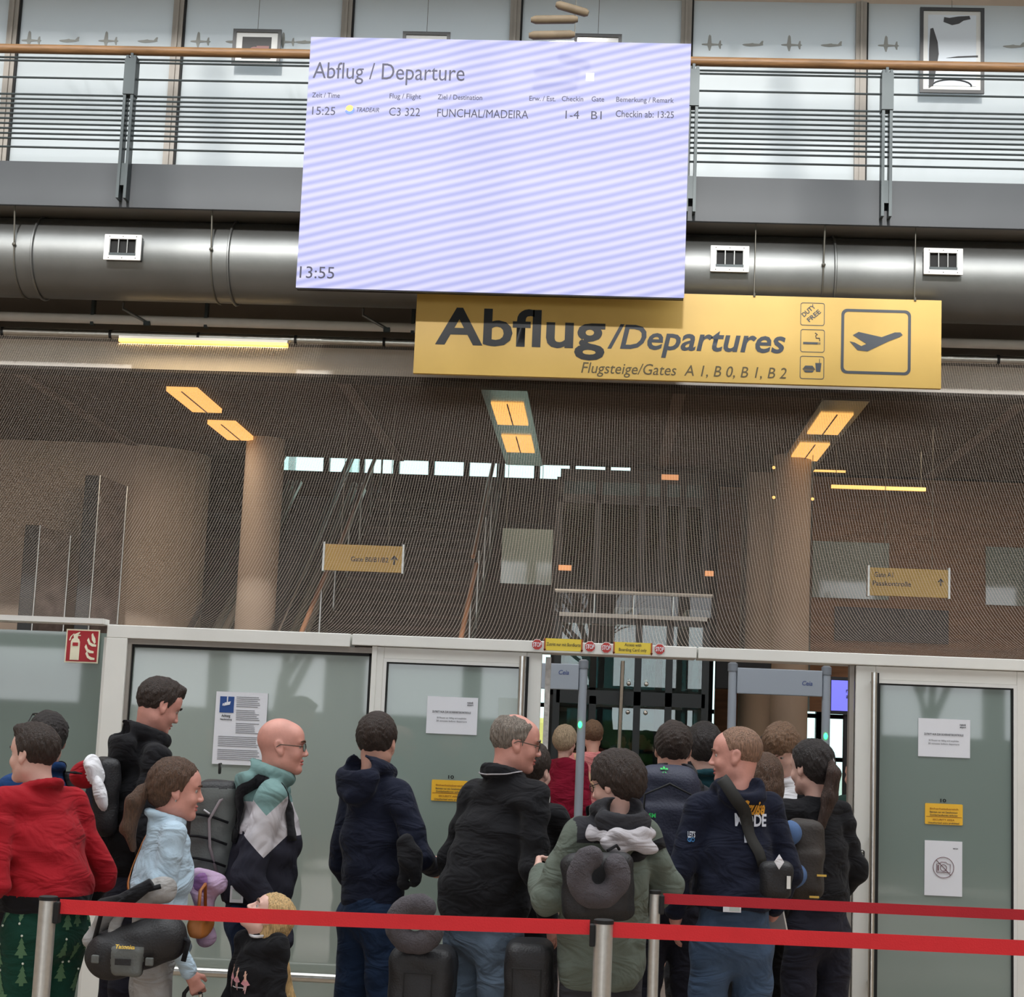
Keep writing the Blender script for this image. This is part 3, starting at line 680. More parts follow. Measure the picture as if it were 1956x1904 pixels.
# far left frosted pane
m=MB(); m.box(-8,hx(190,1300),YW+.3,YW+.32,0,at(90,1205,YW+.3).z); struct(m.build('window_2',M_frost))
m=MB(); m.box(-8,hx(193,1230)-.0,YW+.3,YW+.34,at(90,1191,YW+.3).z,z_top+.02); struct(m.build('trim_11',M_soffit))
m=MB(); m.box(hx(188,1300),hx(196,1300),YW+.05,YW+.33,0,z_top-.07); struct(m.build('trim_12',M_white2))
m=MB(); m.box(-8,hx(196,1230),YW-.02,YW+.1,z_top-.0,z_top+.03); struct(m.build('trim_13',M_white2))
def leaf(n,x0,x1,xg0,xg1,zt,zg,Yd,handle_px,gm=M_frost):
    d=bpy.data.objects.new('door_%d'%n,None); COL.objects.link(d); d['kind']='structure'; d.location=((x0+x1)/2,Yd,0)
    m=MB(); m.box(x0,xg0,Yd,Yd+.06,.02,zt); m.box(xg1,x1,Yd,Yd+.06,.02,zt); m.box(xg0,xg1,Yd,Yd+.06,zg,zt); m.box(xg0,xg1,Yd,Yd+.06,.02,.14)
    keep(m.build('door_frame',M_white,bevel=.004),d)
    m=MB(); fr=.018; m.box(xg0,xg0+fr,Yd-.004,Yd+.02,.14,zg); m.box(xg1-fr,xg1,Yd-.004,Yd+.02,.14,zg); m.box(xg0+fr,xg1-fr,Yd-.004,Yd+.02,zg-fr,zg); keep(m.build('glazing_bead',M_white2),d)
    m=MB(); g=.008; m.box(xg0+fr,xg0+fr+g,Yd,Yd+.02,.14,zg-fr); m.box(xg1-fr-g,xg1-fr,Yd,Yd+.02,.14,zg-fr); m.box(xg0+fr+g,xg1-fr-g,Yd,Yd+.02,zg-fr-g,zg-fr); keep(m.build('gasket',M_gasket),d)
    keep(MB().box(xg0+fr,xg1-fr,Yd+.02,Yd+.032,.14,zg-fr).build('glass_pane',gm),d)
    hxx=at(handle_px[0],handle_px[1],Yd-.06).x; hz=at(handle_px[0],handle_px[1],Yd-.06).z
    h=keep(MB().tube([(hxx,Yd-.06,.35),(hxx,Yd-.06,hz)],.017,12).build('door_handle',M_steel,smooth=True),d)
    for z in (.45,hz-.05,1.2): 
        s_=MB().tube([(hxx,Yd-.06,z),(hxx,Yd+.0,z)],.012,8).build('handle_stud',M_steel,h)
    keep(MB().box(hxx+.02,hxx+.035,Yd-.012,Yd,.2,hz).build('dark_seal',M_gasket),d)
    return d
D1=leaf(1,hx(706,1400),hx(1034,1280),hx(728,1330),hx(1003,1330),z_mid-.002,at(860,1262,YW).z,YW+.03,(998,1253),M_frost_m)
D2=leaf(2,hx(1634,1500),hx(1975,1500),hx(1672,1500),hx(1945,1500),z_mid-.002,at(1810,1303,YW).z,YW+.03,(1670,1284))
m=MB(); p=at(1647,1635,YW+.02); m.prism(rrect(p.x,p.z,.026,.066,.012),YW+.018,YW+.03); lk=keep(m.build('lock_plate',M_gasket),D2)
for dz_ in (-.022,.022): MB().ellipsoid((p.x,YW+.017,p.z+dz_),(.007,.004,.007),8,6).build('screw',M_steel,lk)
MB().prism(rrect(p.x,p.z,.008,.026,.003),YW+.012,YW+.018).build('lock_cylinder',M_steel,lk)
m=MB(); x=hx(1632,1500); m.box(x-.025,x,YW+.05,YW+.12,0,z_mid); struct(m.build('trim_14',M_mull))
m=MB(); x=hx(1036,1400); m.box(x,x+.03,YW+.1,YW+.13,0,z_mid-.02); struct(m.build('trim_15',mat('foil_wrapped_edge',(196,192,186),.25,noise=.2,nscale=30,bump=.6,bscale=30)))
m=MB(); m.box(hx(1982,1500),7.9,YW+.07,YW+.09,.14,z_mid-.03); struct(m.build('window_3',M_frost)); m=MB(); m.box(hx(1977,1500),hx(1982,1500),YW+.02,YW+.2,0,z_mid); m.box(7.9,8,YW+.02,YW+.2,0,z_mid); m.box(hx(1982,1500),7.9,YW+.02,YW+.2,0,.14); struct(m.build('trim_18',M_white))
# guard rail low in front of the fixed pane
z=at(620,1868,YW-.12).z; t=thing('guard_rail','low horizontal steel guard rail in front of the frosted pane','rail',(-2.4,YW-.12,0))
keep(MB().tube([(hx(238,1800),YW-.12,z),(hx(700,1800),YW-.12,z)],.026,12).build('rail_tube',M_steel,smooth=True),t)
for px in (260,470,680): keep(MB().tube([(hx(px,1800),YW-.12,z),(hx(px,1800),YW-.12,0)],.016,8).build('rail_foot',M_steel),t)

# ---- notices on the door wall
def sheet(name,label,cat,x0,y0,x1,y1,Y,m=M_paper,rnd=0):
    ym=(y0+y1)/2;a=at(x0,ym,Y);c=at(x1,ym,Y);zt=at((x0+x1)/2,y0,Y).z;zb=at((x0+x1)/2,y1,Y).z
    t=thing(name,label,cat,((a.x+c.x)/2,Y,(zt+zb)/2))
    if rnd: keep(MB().prism(rrect((a.x+c.x)/2,(zt+zb)/2,c.x-a.x,zt-zb,rnd),Y,Y+.003).build('sheet',m),t)
    else: keep(MB().box(a.x,c.x,Y,Y+.003,zb,zt).build('sheet',m),t)
    return t,a.x,c.x,zb,zt
YG_=YW+.045
for k,(x0,y0,x1,y1) in enumerate(((815,1331,912,1402),(1754,1373,1853,1446))):
    t,a,c,zb,zt=sheet('paper_notice',['white landscape notice taped on the left sliding door','white landscape notice taped on the right sliding door'][k],'notice',x0,y0,x1,y1,YG_)
    w_=x1-x0; h=y1-y0
    text_at('ZUTRITT NUR ZUR SICHERHEITSKONTROLLE',x0+.11*w_,y0+.42*h,x0+.87*w_,3.6,YG_,M_ink,t,bold=.02,yb1=y0+.45*h)
    text_at('30 Minuten vor Abflug wird empfohlen',x0+.2*w_,y0+.58*h,x0+.78*w_,3.2,YG_,M_ink,t,yb1=y0+.6*h)
    text_at('30 minutes before departure',x0+.19*w_,y0+.66*h,x0+.79*w_,3.2,YG_,M_ink,t,yb1=y0+.69*h)
    text_at('rostock',x0+.8*w_,y0+.18*h,x0+.92*w_,3.4,YG_,M_ink,t,bold=.03); text_at('airport',x0+.8*w_,y0+.24*h,x0+.92*w_,3,YG_,M_ink,t,bold=.03)
M_pale=mat('pale_notice_back',(190,202,198),.7)
t,*_=sheet('paper_notice','plain pale square of paper behind the left door handle','notice',952,1333,991,1370,YG_,M_pale)
M_amber=mat('amber_sticker',(240,186,40),.4)
for k,(x0,y0,x1,y1) in enumerate(((824,1490,893,1530),(1767,1535,1839,1575))):
    t,a,c,zb,zt=sheet('amber_sticker',['amber warning sticker half hidden by the man in the black jacket','amber security area sticker on the right sliding door'][k],'sticker',x0,y0,x1,y1,YG_,M_amber,.006)
    w_=x1-x0; h=y1-y0
    rm=mat('amber_dark_print',(150,90,20),.6)
    for j,(s_,fy,xa,xb_,mm) in enumerate((('Sicherheitsbereich',.26,.12,.88,rm),('Betreten nur mit Genehmigung',.42,.12,.86,M_ink),('Zuwiderhandlungen verboten',.56,.12,.86,M_ink),('SECURITY AREA',.78,.2,.78,rm),('Unauthorised entry prohibited',.93,.08,.9,M_ink))):
        text_at(s_,x0+xa*w_,y0+fy*h,x0+xb_*w_,3,YG_,mm,t,bold=.02,yb1=y0+fy*h+2)
    for a_ in (.62,): 
        m=MB(); pbox(m,x0+2,y0+a_*h,x1-2,y0+a_*h+1,YG_,-.001,.0); keep(m.build('divider_line',rm),t)
for k,(x0,y0) in enumerate(((856,1487),(1796,1532))):
    o=text_at('10',x0,y0,x0+11,6,YG_,M_gasket,None,bold=.03,name='number_sticker'); tag(o,['black number 10 on the glass of the left sliding door','black number 10 above the amber sticker on the right door'][k],'sticker')
t,a,c,zb,zt=sheet('no_photo_notice','white notice with a crossed-out camera low on the right sliding door','notice',1766,1606,1838,1711,YG_)
cx,cz=(a+c)/2,(zb+zt)/2+.005; cu_=lambda P,r=.0016: keep(MB().tube([(cx+x,YG_-.003,cz+z) for x,z in P],r,5).build('pictogram',mat('sign_maroon',(110,72,78),.6)),t)
cu_([(.055*math.cos(a_),.055*math.sin(a_)) for a_ in np.linspace(0,2*math.pi,33)]); cu_([(-.039,.039),(.039,-.039)])
cu_([(-.036,-.026),(-.036,.018),(-.02,.02),(-.014,.028),(.014,.028),(.02,.02),(.036,.018),(.036,-.026),(-.036,-.026)]); cu_([(.017*math.cos(a_),-.002+.017*math.sin(a_)) for a_ in np.linspace(0,2*math.pi,20)])
cu_([(-.028,-.018),(-.028,.012)],.003)
text_at('rostock airport',1820,1622,1830,2.6,YG_,M_ink,t,bold=.03)
# CCTV notice poster
t,a,c,zb,zt=sheet('cctv_notice','tall white video surveillance notice with a blue camera symbol behind the bald man','notice',409,1322,508,1461,YW+.06)
YP=YW+.06; blue=mat('notice_blue',(30,72,140),.5)
m=MB(); pbox(m,420,1330,447,1361,YP,-.002,0); keep(m.build('symbol_field',blue),t)
p=at(434,1344,YP); m=MB(); m.prism([(p.x-.018,p.z-.012),(p.x+.016,p.z-.004),(p.x+.02,p.z+.014),(p.x-.014,p.z+.006)],YP-.005,YP-.002); m.box(p.x-.002,p.x+.004,YP-.005,YP-.002,p.z+.01,p.z+.04); m.prism([(p.x-.026,p.z-.01),(p.x-.02,p.z-.012),(p.x-.017,p.z+.002),(p.x-.024,p.z+.002)],YP-.005,YP-.002); keep(m.build('camera_symbol',M_paper),t)
text_at('Achtung',423,1369,440,5,YP,M_ink,t,bold=.03); text_at('Videoüberwachung',420,1375,443,3,YP,M_ink,t,bold=.03)
g=mat('grey_small_print',(140,142,148),.7); rr=random.Random(4)
m=MB()
for j in range(34):
    y=1331+j*3.6
    if y<1402: x0_,x1_=452-.03*(y-1330),498-rr.random()*14
    else: x0_,x1_=417-.05*(y-1400),496-rr.random()*8
    if j%7==6: continue
    pbox(m,x0_,y,x1_,y+1.3,YP,-.002,0)
    m.cur=0
o=keep(m.build('small_print',g),t); o['kind']='stuff'
# fire extinguisher sign
YE=YW+.28; t,a,c,zb,zt=sheet('fire_extinguisher_sign','square red fire extinguisher sign on the far left pane','sign',125,1202,189,1266,YE,mat('sign_cream',(236,232,206),.5))
red=mat('sign_red',(168,30,40),.5); cream=MATS['sign_cream']; bx,bz,bw,bh=a,zb,c-a,zt-zb
P=lambda u,v:(bx+u*bw,bz+v*bh)
keep(MB().prism([P(.04,.04),P(.96,.04),P(.96,.96),P(.04,.96)],YE-.002,YE).build('red_field',red),t)
m=MB(); q=YE-.005,YE-.002
m.prism([P(.16,.08),P(.43,.08),P(.43,.62),P(.4,.7),P(.35,.74),P(.25,.74),P(.19,.7),P(.16,.62)],*q)
m.prism([P(.24,.74),P(.36,.74),P(.36,.8),P(.44,.8),P(.44,.83),P(.36,.83),P(.42,.9),P(.4,.92),P(.3,.87),P(.22,.84)],*q)
m.prism([P(.22,.84),P(.24,.88),P(.14,.78),P(.1,.66),P(.14,.66),P(.16,.75)],*q); keep(m.build('extinguisher_symbol',cream),t)
keep(MB().prism([P(.22,.5),P(.38,.5),P(.38,.6),P(.22,.6)],YE-.008,YE-.005).build('symbol_label',red),t)
m=MB()
for (u,v) in ((.62,.1),(.58,.3),(.64,.5)):
    m.prism([P(u,v+.18),P(u+.06,v+.06),P(u+.16,v+.0),P(u+.28,v+.0),P(u+.28,v+.06),P(u+.18,v+.08),P(u+.1,v+.12),P(u+.04,v+.26)],*q)
m.prism([P(.76,.86),P(.78,.7),P(.86,.58),P(.9,.62),P(.88,.74),P(.82,.84),P(.8,.9)],*q)
keep(m.build('flame_symbol',cream),t)
# STOP strip stickers on the header
M_stop=mat('stop_red',(186,58,52),.5); YS_=YW-.002
for k,(px,py) in enumerate(((1026,1231),(1127,1235),(1158,1237),(1260,1240))):
    c_=at(px,py,YS_); R=.029; t=thing('stop_sticker',['round red stop sticker farthest left on the header','red stop sticker right of the yellow German boarding card strip','red stop sticker left of the yellow English boarding card strip','red stop sticker farthest right on the header'][k],'sticker',c_)
    oc=[(c_.x+R*math.cos(math.radians(22.5+45*i)),c_.z+R*math.sin(math.radians(22.5+45*i))) for i in range(8)]
    keep(MB().prism([(c_.x+1.12*(x-c_.x),c_.z+1.12*(z-c_.z)) for x,z in oc],YS_-.001,YS_).build('border',M_white2),t)
    keep(MB().prism(oc,YS_-.003,YS_-.001).build('octagon',M_stop),t)
    text_at('STOP',px-8,py+4,px+8,8,YS_,M_paper,t,bold=.02,relief=.006)
for k,(x0,y0,x1,y1,tx) in enumerate(((1041,1220,1112,1243,(('Zutritt nur mit Bordkarte',1044,1233,1109,1235,6),)),(1173,1227,1245,1249,(('Access with',1193,1234,1225,1235,5.5),('Boarding Card only',1182,1243,1235,1245,5.5))))):
    t,a,c,zb,zt=sheet('boarding_card_strip',['yellow strip sticker on the header reading Zutritt nur mit Bordkarte','yellow strip sticker on the header reading Access with Boarding Card only'][k],'sticker',x0,y0,x1,y1,YS_,mat('strip_yellow',(232,206,70),.5))
    for tt in tx: text_at(tt[0],tt[1],tt[2],tt[3],tt[5],YS_,M_ink,t,bold=.01,yb1=tt[4])
    for x in (a,c):
        m=MB(); m.box(x-.005,x+.003,YS_-.003,YS_-.001,zb,zt); m.prism([(x-.009,zb+.008),(x-.001,zb-.006),(x+.007,zb+.008)],YS_-.003,YS_-.001); keep(m.build('down_arrow',mat('strip_brown',(168,84,40),.6)),t)

# ---- metal detectors in the opening
M_det=mat('detector_grey',(150,158,168),.5); M_detc=mat('detector_cap',(120,126,134),.5); M_led=mat('green_led',(60,255,110),.5,emit=(40,255,100),estr=5)
def detector(xl_,xr_,ztop_,Y,label,logo):
    t=thing('metal_detector',label,'metal detector',((xl_+xr_)/2,Y,0))
    for x in (xl_,xr_):
        keep(MB().tube([(x,Y,0),(x,Y,ztop_-.06)],.034,16).build('post',M_det,smooth=True),t)
        keep(MB().tube([(x,Y,ztop_-.06),(x,Y,ztop_),(x,Y,ztop_+.012)],[.04,.04,.02],16).build('post_cap',M_detc,smooth=True),t)
    keep(MB().box(xl_+.034,xr_-.034,Y-.03,Y+.03,ztop_-.235,ztop_-.03).build('crossbar',M_det,bevel=.006),t)
    text_at('Ceia',*logo,Y-.03,mat('logo_blue',(70,84,130),.5),t,bold=.02,shear=.2,relief=.002)
    return t
YM=13.5
xr_=at(1110,1400,YM).x; zt_=at(1110,1262,YM).z
t=detector(xr_-.83,xr_,zt_,YM,'left grey walk-through metal detector in the door opening',(1067,1288,1087,8))
p=at(1108,1384,YM); keep(MB().ellipsoid((p.x,YM-.036,p.z),(.016,.01,.026),10,8).build('status_light',M_led),t)
t=detector(at(1397,1400,YM).x,at(1577,1400,YM).x,at(1490,1271,YM).z,YM,'right grey walk-through metal detector in the door opening',(1532,1309,1552,8))
p=at(1576,1406,YM); keep(MB().ellipsoid((p.x,YM-.036,p.z),(.016,.01,.026),10,8).build('status_light',M_led),t)
# airport screen, dark box
YB=14.6; t,a,c,zb,zt=sheet('info_screen','blue-violet airport screen at the right edge of the door opening','screen',1588,1300,1650,1358,YB,mat('screen_violet',(110,110,220),.4,emit=(105,105,225),estr=.8))
keep(MB().box(a-.03,c+.03,YB+.004,YB+.06,zb-.03,zt+.03).build('housing',M_black),t)
keep(MB().tube([((a+c)/2,YB+.05,0),((a+c)/2,YB+.05,zb)],.03,8).build('stand',M_black),t)
text_at('rostock',1616,1323,1646,7.5,YB,M_ink,t,bold=.03); text_at('airport',1616,1334,1646,7.5,YB,M_ink,t,bold=.03)
YB=18.3; a=at(1366,1290,YB);c=at(1473,1290,YB); t=thing('monitor','black monitor hanging beside the column above the right metal detector','monitor',((a.x+c.x)/2,YB,2.2))
zt=at(1420,1258,YB).z; zb=at(1420,1317,YB).z
keep(MB().box(a.x,c.x,YB,YB+.05,zb,zt).build('panel',M_black,bevel=.01),t); keep(MB().tube([((a.x+c.x)/2,YB+.1,zb+.1),((a.x+c.x)/2,YB+.1,CZ)],.02,8).build('ceiling_mount',M_black),t)
# warm inner wall piece behind right detector, notice on it
x0_=at(1365,1350,21.5).x; x1_=at(1560,1350,21.5).x
S_box('wall_inner', M_woodwall, x0_,x1_-.9,21.5,21.6,0,CZ)

# ================================================================ DEPARTURE SCREEN AND SIGN
YD=13.72
c0,c1,c2,c3=at(593,72,YD),at(1321,82,YD),at(1306,568,YD),at(566,549,YD)
x0_=(c0.x+c3.x)/2; x1_=(c1.x+c2.x)/2; zt=(c0.z+c1.z)/2; zb=(c2.z+c3.z)/2
t=thing('departure_screen','large bright LED departure board hanging in front of the gallery','screen',((x0_+x1_)/2,YD,zb))
m=bpy.data.materials.new('led_screen'); m.use_nodes=True; T=m.node_tree; b_=T.nodes['Principled BSDF']; b_.inputs['Base Color'].default_value=(.02,.02,.02,1); b_.inputs['Roughness'].default_value=.6
tcn=T.nodes.new('ShaderNodeTexCoord'); mp=T.nodes.new('ShaderNodeMapping'); mp.inputs['Rotation'].default_value=(0,math.radians(14.5),0)
wv=T.nodes.new('ShaderNodeTexWave'); wv.wave_type='BANDS'; wv.bands_direction='Z'; wv.inputs['Scale'].default_value=4.1; wv.inputs['Distortion'].default_value=1.4; wv.inputs['Detail'].default_value=1; wv.inputs['Detail Scale'].default_value=.3
r=T.nodes.new('ShaderNodeValToRGB'); r.color_ramp.elements[0].color=(*lin((176,180,238)),1); r.color_ramp.elements[1].color=(*lin((222,220,252)),1)
T.links.new(tcn.outputs['Object'],mp.inputs[0]); T.links.new(mp.outputs[0],wv.inputs['Vector']); T.links.new(wv.outputs[0],r.inputs[0]); T.links.new(r.outputs[0],b_.inputs['Emission Color']); b_.inputs['Emission Strength'].default_value=.72
keep(MB().box(x0_,x1_,YD,YD+.01,zb,zt).build('display_face',m),t)
keep(MB().box(x0_+.005,x1_-.005,YD+.01,YD+.07,zb-.01,zt-.01).build('housing',M_black),t)
for x in (x0_+.5,x1_-.5):
    for sx_ in (-.02,.02): keep(MB().tube([(x+sx_,YD+.06,zt-.02),(x+sx_,YD+.3,sl_t+1.4 if False else zt-.02)],.006,6).build('mount_bar',M_rail),t)
    keep(MB().box(x-.03,x+.03,YD+.07,13.88,zt-1.0,zt-.94).build('mounting_arm',M_rail),t)
M_scr=mat('screen_text_dark',(60,60,80),.6)
for (s_,x0,yb_,x1,cap,yb1) in (('Abflug / Departure',597,151,887,30,153),('Zeit / Time',596,186,649,9,187),('Flug / Flight',744,188,804,9,189),('Ziel / Destination',836,190,921,9,191),('Erw. / Est.',1011,193,1061,9,193),
    ('Checkin',1073,193,1114,9,194),('Gate',1130,194,1154,9,194),('Bemerkung / Remark',1177,195,1287,9,196),('15:25',596,219,640,15,220),('TRADEAIR',681,214,724,8,214),('C3 322',743,221,802,15,222),
    ('FUNCHAL/MADEIRA',835,224,1009,15,226),('1-4',1080,227,1106,15,227),('B1',1129,228,1149,15,228),('Checkin ab: 13:25',1176,224,1287,12,225),('13:55',572,531,638,21,532)):
    text_at(s_,x0,yb_,x1,cap*1.12,YD,M_scr,t,yb1=yb1,relief=.003,bold=.0 if cap>14 else .008, shear=.25 if s_=='TRADEAIR' else 0)
p=at(668,208,YD); mo=mat('logo_orange',(240,160,80),.5,emit=(240,160,80),estr=.7); mb_=mat('logo_blue_screen',(80,110,190),.5,emit=(80,110,190),estr=.7)
keep(MB().prism([(p.x+.034*math.cos(a),p.z+.034*math.sin(a)) for a in np.linspace(0,2*math.pi,20,endpoint=False)],YD-.003,YD).build('airline_logo',mo),t)
keep(MB().prism([(p.x+.042*math.cos(a),p.z-.006+.042*math.sin(a)) for a in np.linspace(-2.7,.3,12)]+[(p.x+.03*math.cos(a),p.z+.006+.03*math.sin(a)) for a in np.linspace(.2,-2.6,12)],YD-.006,YD-.003).build('airline_logo',mb_),t)
p=at(1127,147,YD); keep(MB().box(p.x-.035,p.x+.035,YD-.002,YD,p.z-.035,p.z+.035).build('pixel_block',mat('screen_cyan',(190,210,250),.5,emit=(180,208,250),estr=.8)),t)

YN=14.08
cs=[at(795,560,YN),at(1799,569,YN),at(1797,740,YN),at(791,714,YN)]
x0_=(cs[0].x+cs[3].x)/2; x1_=(cs[1].x+cs[2].x)/2; zt=at(1500,566,YN).z; zb=at(1300,727.5,YN).z
t=thing('departures_sign','long yellow Abflug Departures sign hanging below the gallery','sign',((x0_+x1_)/2,YN,zb))
keep(MB().box(x0_,x1_,YN,YN+.05,zb,zt).build('sign_panel',M_yellow),t)
def T_(s_,x0,yb_,x1,cap,yb1,**k): text_at(s_,x0,yb_,x1,cap,YN,M_signink,t,yb1=yb1,**k)
M_sb=mat('sign_black',(24,28,34),.5)
text_at('Abflug',831,656,1155,70,YN,M_sb,t,bold=.022,yb1=664)
text_at('/Departures',1160,665,1500,46,YN,M_signink,t,bold=.018,shear=.2,yb1=673)
text_at('Flugsteige/Gates  A 1, B 0, B 1, B 2',1110,713,1502,21,YN,mat('sign_brown_grey',(96,84,56),.5),t,shear=.2,yb1=722)
M_pic=mat('sign_picto',(70,76,84),.5)
def SP(px,py): q=at(px,py,YN); return (q.x,q.z)
for (cx_,cy_) in ((1552,600),(1552,651),(1551,702)):
    x,z=SP(cx_,cy_); m=MB(); ring_prism(m,rrect(x,z,.205,.2,.02),rrect(x,z,.195,.19,.016),YN-.003,YN); keep(m.build('pictogram_frame',M_pic),t)
x,z=SP(1673,653); m=MB(); ring_prism(m,rrect(x,z,.588,.565,.05,6),rrect(x,z,.54,.517,.035,6),YN-.003,YN); keep(m.build('pictogram_frame',M_pic),t)
pl=[(1623,652),(1632,654),(1645,661),(1655,657),(1629,640),(1640,634),(1684,644),(1709,635),(1720,635),(1724,640),(1718,644),(1697,652),(1657,671),(1638,669)]
keep(MB().prism([SP(*p) for p in pl],YN-.004,YN-.001).build('aeroplane_pictogram',M_pic),t)
q=at(1539,606,YN)
text_at('DUTY',1536,606,1566,8.5,YN,M_pic,t,bold=.02,angle=math.radians(42)); text_at('FREE',1546,616,1576,8.5,YN,M_pic,t,bold=.02,angle=math.radians(42))
m=MB(); x,z=SP(1534,657); m.box(x,x+.125,YN-.004,YN,z,z+.018); m.box(x+.13,x+.135,YN-.004,YN,z,z+.018); m.box(x+.14,x+.145,YN-.004,YN,z,z+.018)
m.tube([(x+.14,YN-.003,z+.03),(x+.138,YN-.003,z+.055),(x+.11,YN-.003,z+.055),(x+.105,YN-.003,z+.075),(x+.12,YN-.003,z+.085),(x+.1,YN-.003,z+.1)],.004,5); keep(m.build('cigarette_pictogram',M_pic),t)
m=MB(); x,z=SP(1545,705); m.prism([(x-.048,z+.008),(x+.048,z+.008),(x+.03,z+.03),(x-.03,z+.03)],YN-.004,YN); m.box(x-.052,x+.052,YN-.004,YN,z-.004,z+.004); m.prism([(x-.03,z-.028),(x+.03,z-.028),(x+.046,z-.01),(x-.046,z-.01)],YN-.004,YN)
x,z=SP(1563,700); m.prism([(x-.018,z-.045),(x+.018,z-.045),(x+.026,z+.03),(x-.026,z+.03)],YN-.004,YN); m.box(x+.008,x+.012,YN-.004,YN,z+.03,z+.065); keep(m.build('snack_pictogram',M_pic),t)
for px in (1441,1748,870,1180):
    x=at(px,560,YN).x; keep(MB().tube([(x,YN+.025,zt),(x,YN+.0,sl_b)],.0045,6).build('hanging_wire',M_wire),t)
    keep(MB().tube([(x,YN-.004,zt-.012),(x,YN-.004,zt+.02)],.01,8).build('wire_clamp',M_wire),t)
# ================================================================ IMPLICIT-SURFACE MODELLER for bodies, clothes and soft bags
class Field:
    def __init__(s, lo, hi, h):
        s.lo=np.array(lo,float); s.h=h; n=np.ceil((np.array(hi)-s.lo)/h).astype(int)+1; s.n=n
        s.ax=[s.lo[i]+h*np.arange(n[i]) for i in range(3)]; s.F=np.full(n,.2)
    def _sub(s, lo, hi):
        a=np.maximum(0,np.floor((lo-s.lo)/s.h).astype(int)); b=np.minimum(s.n,np.ceil((hi-s.lo)/s.h).astype(int)+1)
        if (b<=a).any(): return None
        sl=tuple(slice(a[i],b[i]) for i in range(3))
        X,Y,Z=np.meshgrid(s.ax[0][sl[0]],s.ax[1][sl[1]],s.ax[2][sl[2]],indexing='ij')
        return sl,X,Y,Z
    def put(s, d, sl, k, mode):
        F=s.F[sl]
        if mode=='u':
            if k>0: h=np.clip(.5+.5*(F-d)/k,0,1); F=F*(1-h)+d*h-k*h*(1-h)
            else: F=np.minimum(F,d)
        else:
            if k>0: h=np.clip(.5-.5*(F+d)/k,0,1); F=F*(1-h)-d*h+k*h*(1-h)
            else: F=np.maximum(F,-d)
        s.F[sl]=F
    def cone(s,a,b,ra,rb,k=.02,mode='u'):
        a=np.array(a,float);b=np.array(b,float);R=max(ra,rb)+.06
        g=s._sub(np.minimum(a,b)-R,np.maximum(a,b)+R)
        if g is None: return s
        sl,X,Y,Z=g; d=b-a;L2=max(1e-9,d@d); t=np.clip(((X-a[0])*d[0]+(Y-a[1])*d[1]+(Z-a[2])*d[2])/L2,0,1)
        q=np.sqrt((X-a[0]-t*d[0])**2+(Y-a[1]-t*d[1])**2+(Z-a[2]-t*d[2])**2)-(ra+(rb-ra)*t); s.put(q,sl,k,mode); return s
    def chain(s,pts,rs,k=.02,mode='u'):
        for i in range(len(pts)-1): s.cone(pts[i],pts[i+1],rs[i],rs[i+1],k,mode)
        return s
    def slab(s,a,b,ra,rb,k=.02,mode='u'):
        """tapered elliptic limb: ra=(rx,ry) at a, rb at b, axis near vertical"""
        a=np.array(a,float);b=np.array(b,float);R=max(*ra,*rb)+.06
        g=s._sub(np.minimum(a,b)-R,np.maximum(a,b)+R)
        if g is None: return s
        sl,X,Y,Z=g; d=b-a;L2=d@d; L=math.sqrt(L2); t0=((X-a[0])*d[0]+(Y-a[1])*d[1]+(Z-a[2])*d[2])/L2; t=np.clip(t0,0,1)
        rx=ra[0]+(rb[0]-ra[0])*t; ry=ra[1]+(rb[1]-ra[1])*t; rm=np.minimum(rx,ry)
        qx=X-a[0]-t*d[0]; qy=Y-a[1]-t*d[1]; qz=(Z-a[2]-t*d[2])
        # keep the plane perpendicular offsets inside, round the caps
        q=(np.sqrt((qx/rx)**2+(qy/ry)**2+(qz/rm)**2)-1)*rm; s.put(q,sl,k,mode); return s
    def ell(s,c,r,k=.02,mode='u',rx=0,rz=0):
        c=np.array(c,float);R=max(r)+.06; g=s._sub(c-R,c+R)
        if g is None: return s
        sl,X,Y,Z=g; X=X-c[0];Y=Y-c[1];Z=Z-c[2]
        if rz: ca,sa=math.cos(rz),math.sin(rz); X,Y=ca*X+sa*Y,-sa*X+ca*Y
        if rx: ca,sa=math.cos(rx),math.sin(rx); Y,Z=ca*Y+sa*Z,-sa*Y+ca*Z
        q=(np.sqrt((X/r[0])**2+(Y/r[1])**2+(Z/r[2])**2)-1)*min(r); s.put(q,sl,k,mode); return s
    def rbox(s,c,hsz,rd,k=.01,mode='u'):
        c=np.array(c,float);R=max(hsz)+.06; g=s._sub(c-np.array(hsz)-.06,c+np.array(hsz)+.06)
        if g is None: return s
        sl,X,Y,Z=g; q=[np.abs(v-c[i])-(hsz[i]-rd) for i,v in enumerate((X,Y,Z))]
        o=np.sqrt(sum(np.maximum(v,0)**2 for v in q)); q=o+np.minimum(np.maximum(np.maximum(q[0],q[1]),q[2]),0)-rd; s.put(q,sl,k,mode); return s
    def clip(s, fn):
        X,Y,Z=np.meshgrid(*s.ax,indexing='ij'); s.F=np.maximum(s.F, fn(X,Y,Z)); return s
    def wrinkle(s, amp, f=14, seed=0, dirz=1.0):
        r=np.random.RandomState(seed); X,Y,Z=np.meshgrid(*s.ax,indexing='ij'); N=0
        for i in range(5):
            a=r.uniform(-1,1,3); a[2]=a[2]*2*dirz; a/=np.linalg.norm(a); ff=f*r.uniform(.7,2.4); ph=r.uniform(0,6.28,2)
            w=np.sin((X*a[1]-Y*a[0]+Z*a[2]*.4)*ff*.6+ph[0])
            N=N+np.sin((X*a[0]+Y*a[1]+Z*a[2])*ff*2+ph[1]+1.6*w)/(1+i*.35)
        s.F=s.F+amp*.45*N; return s
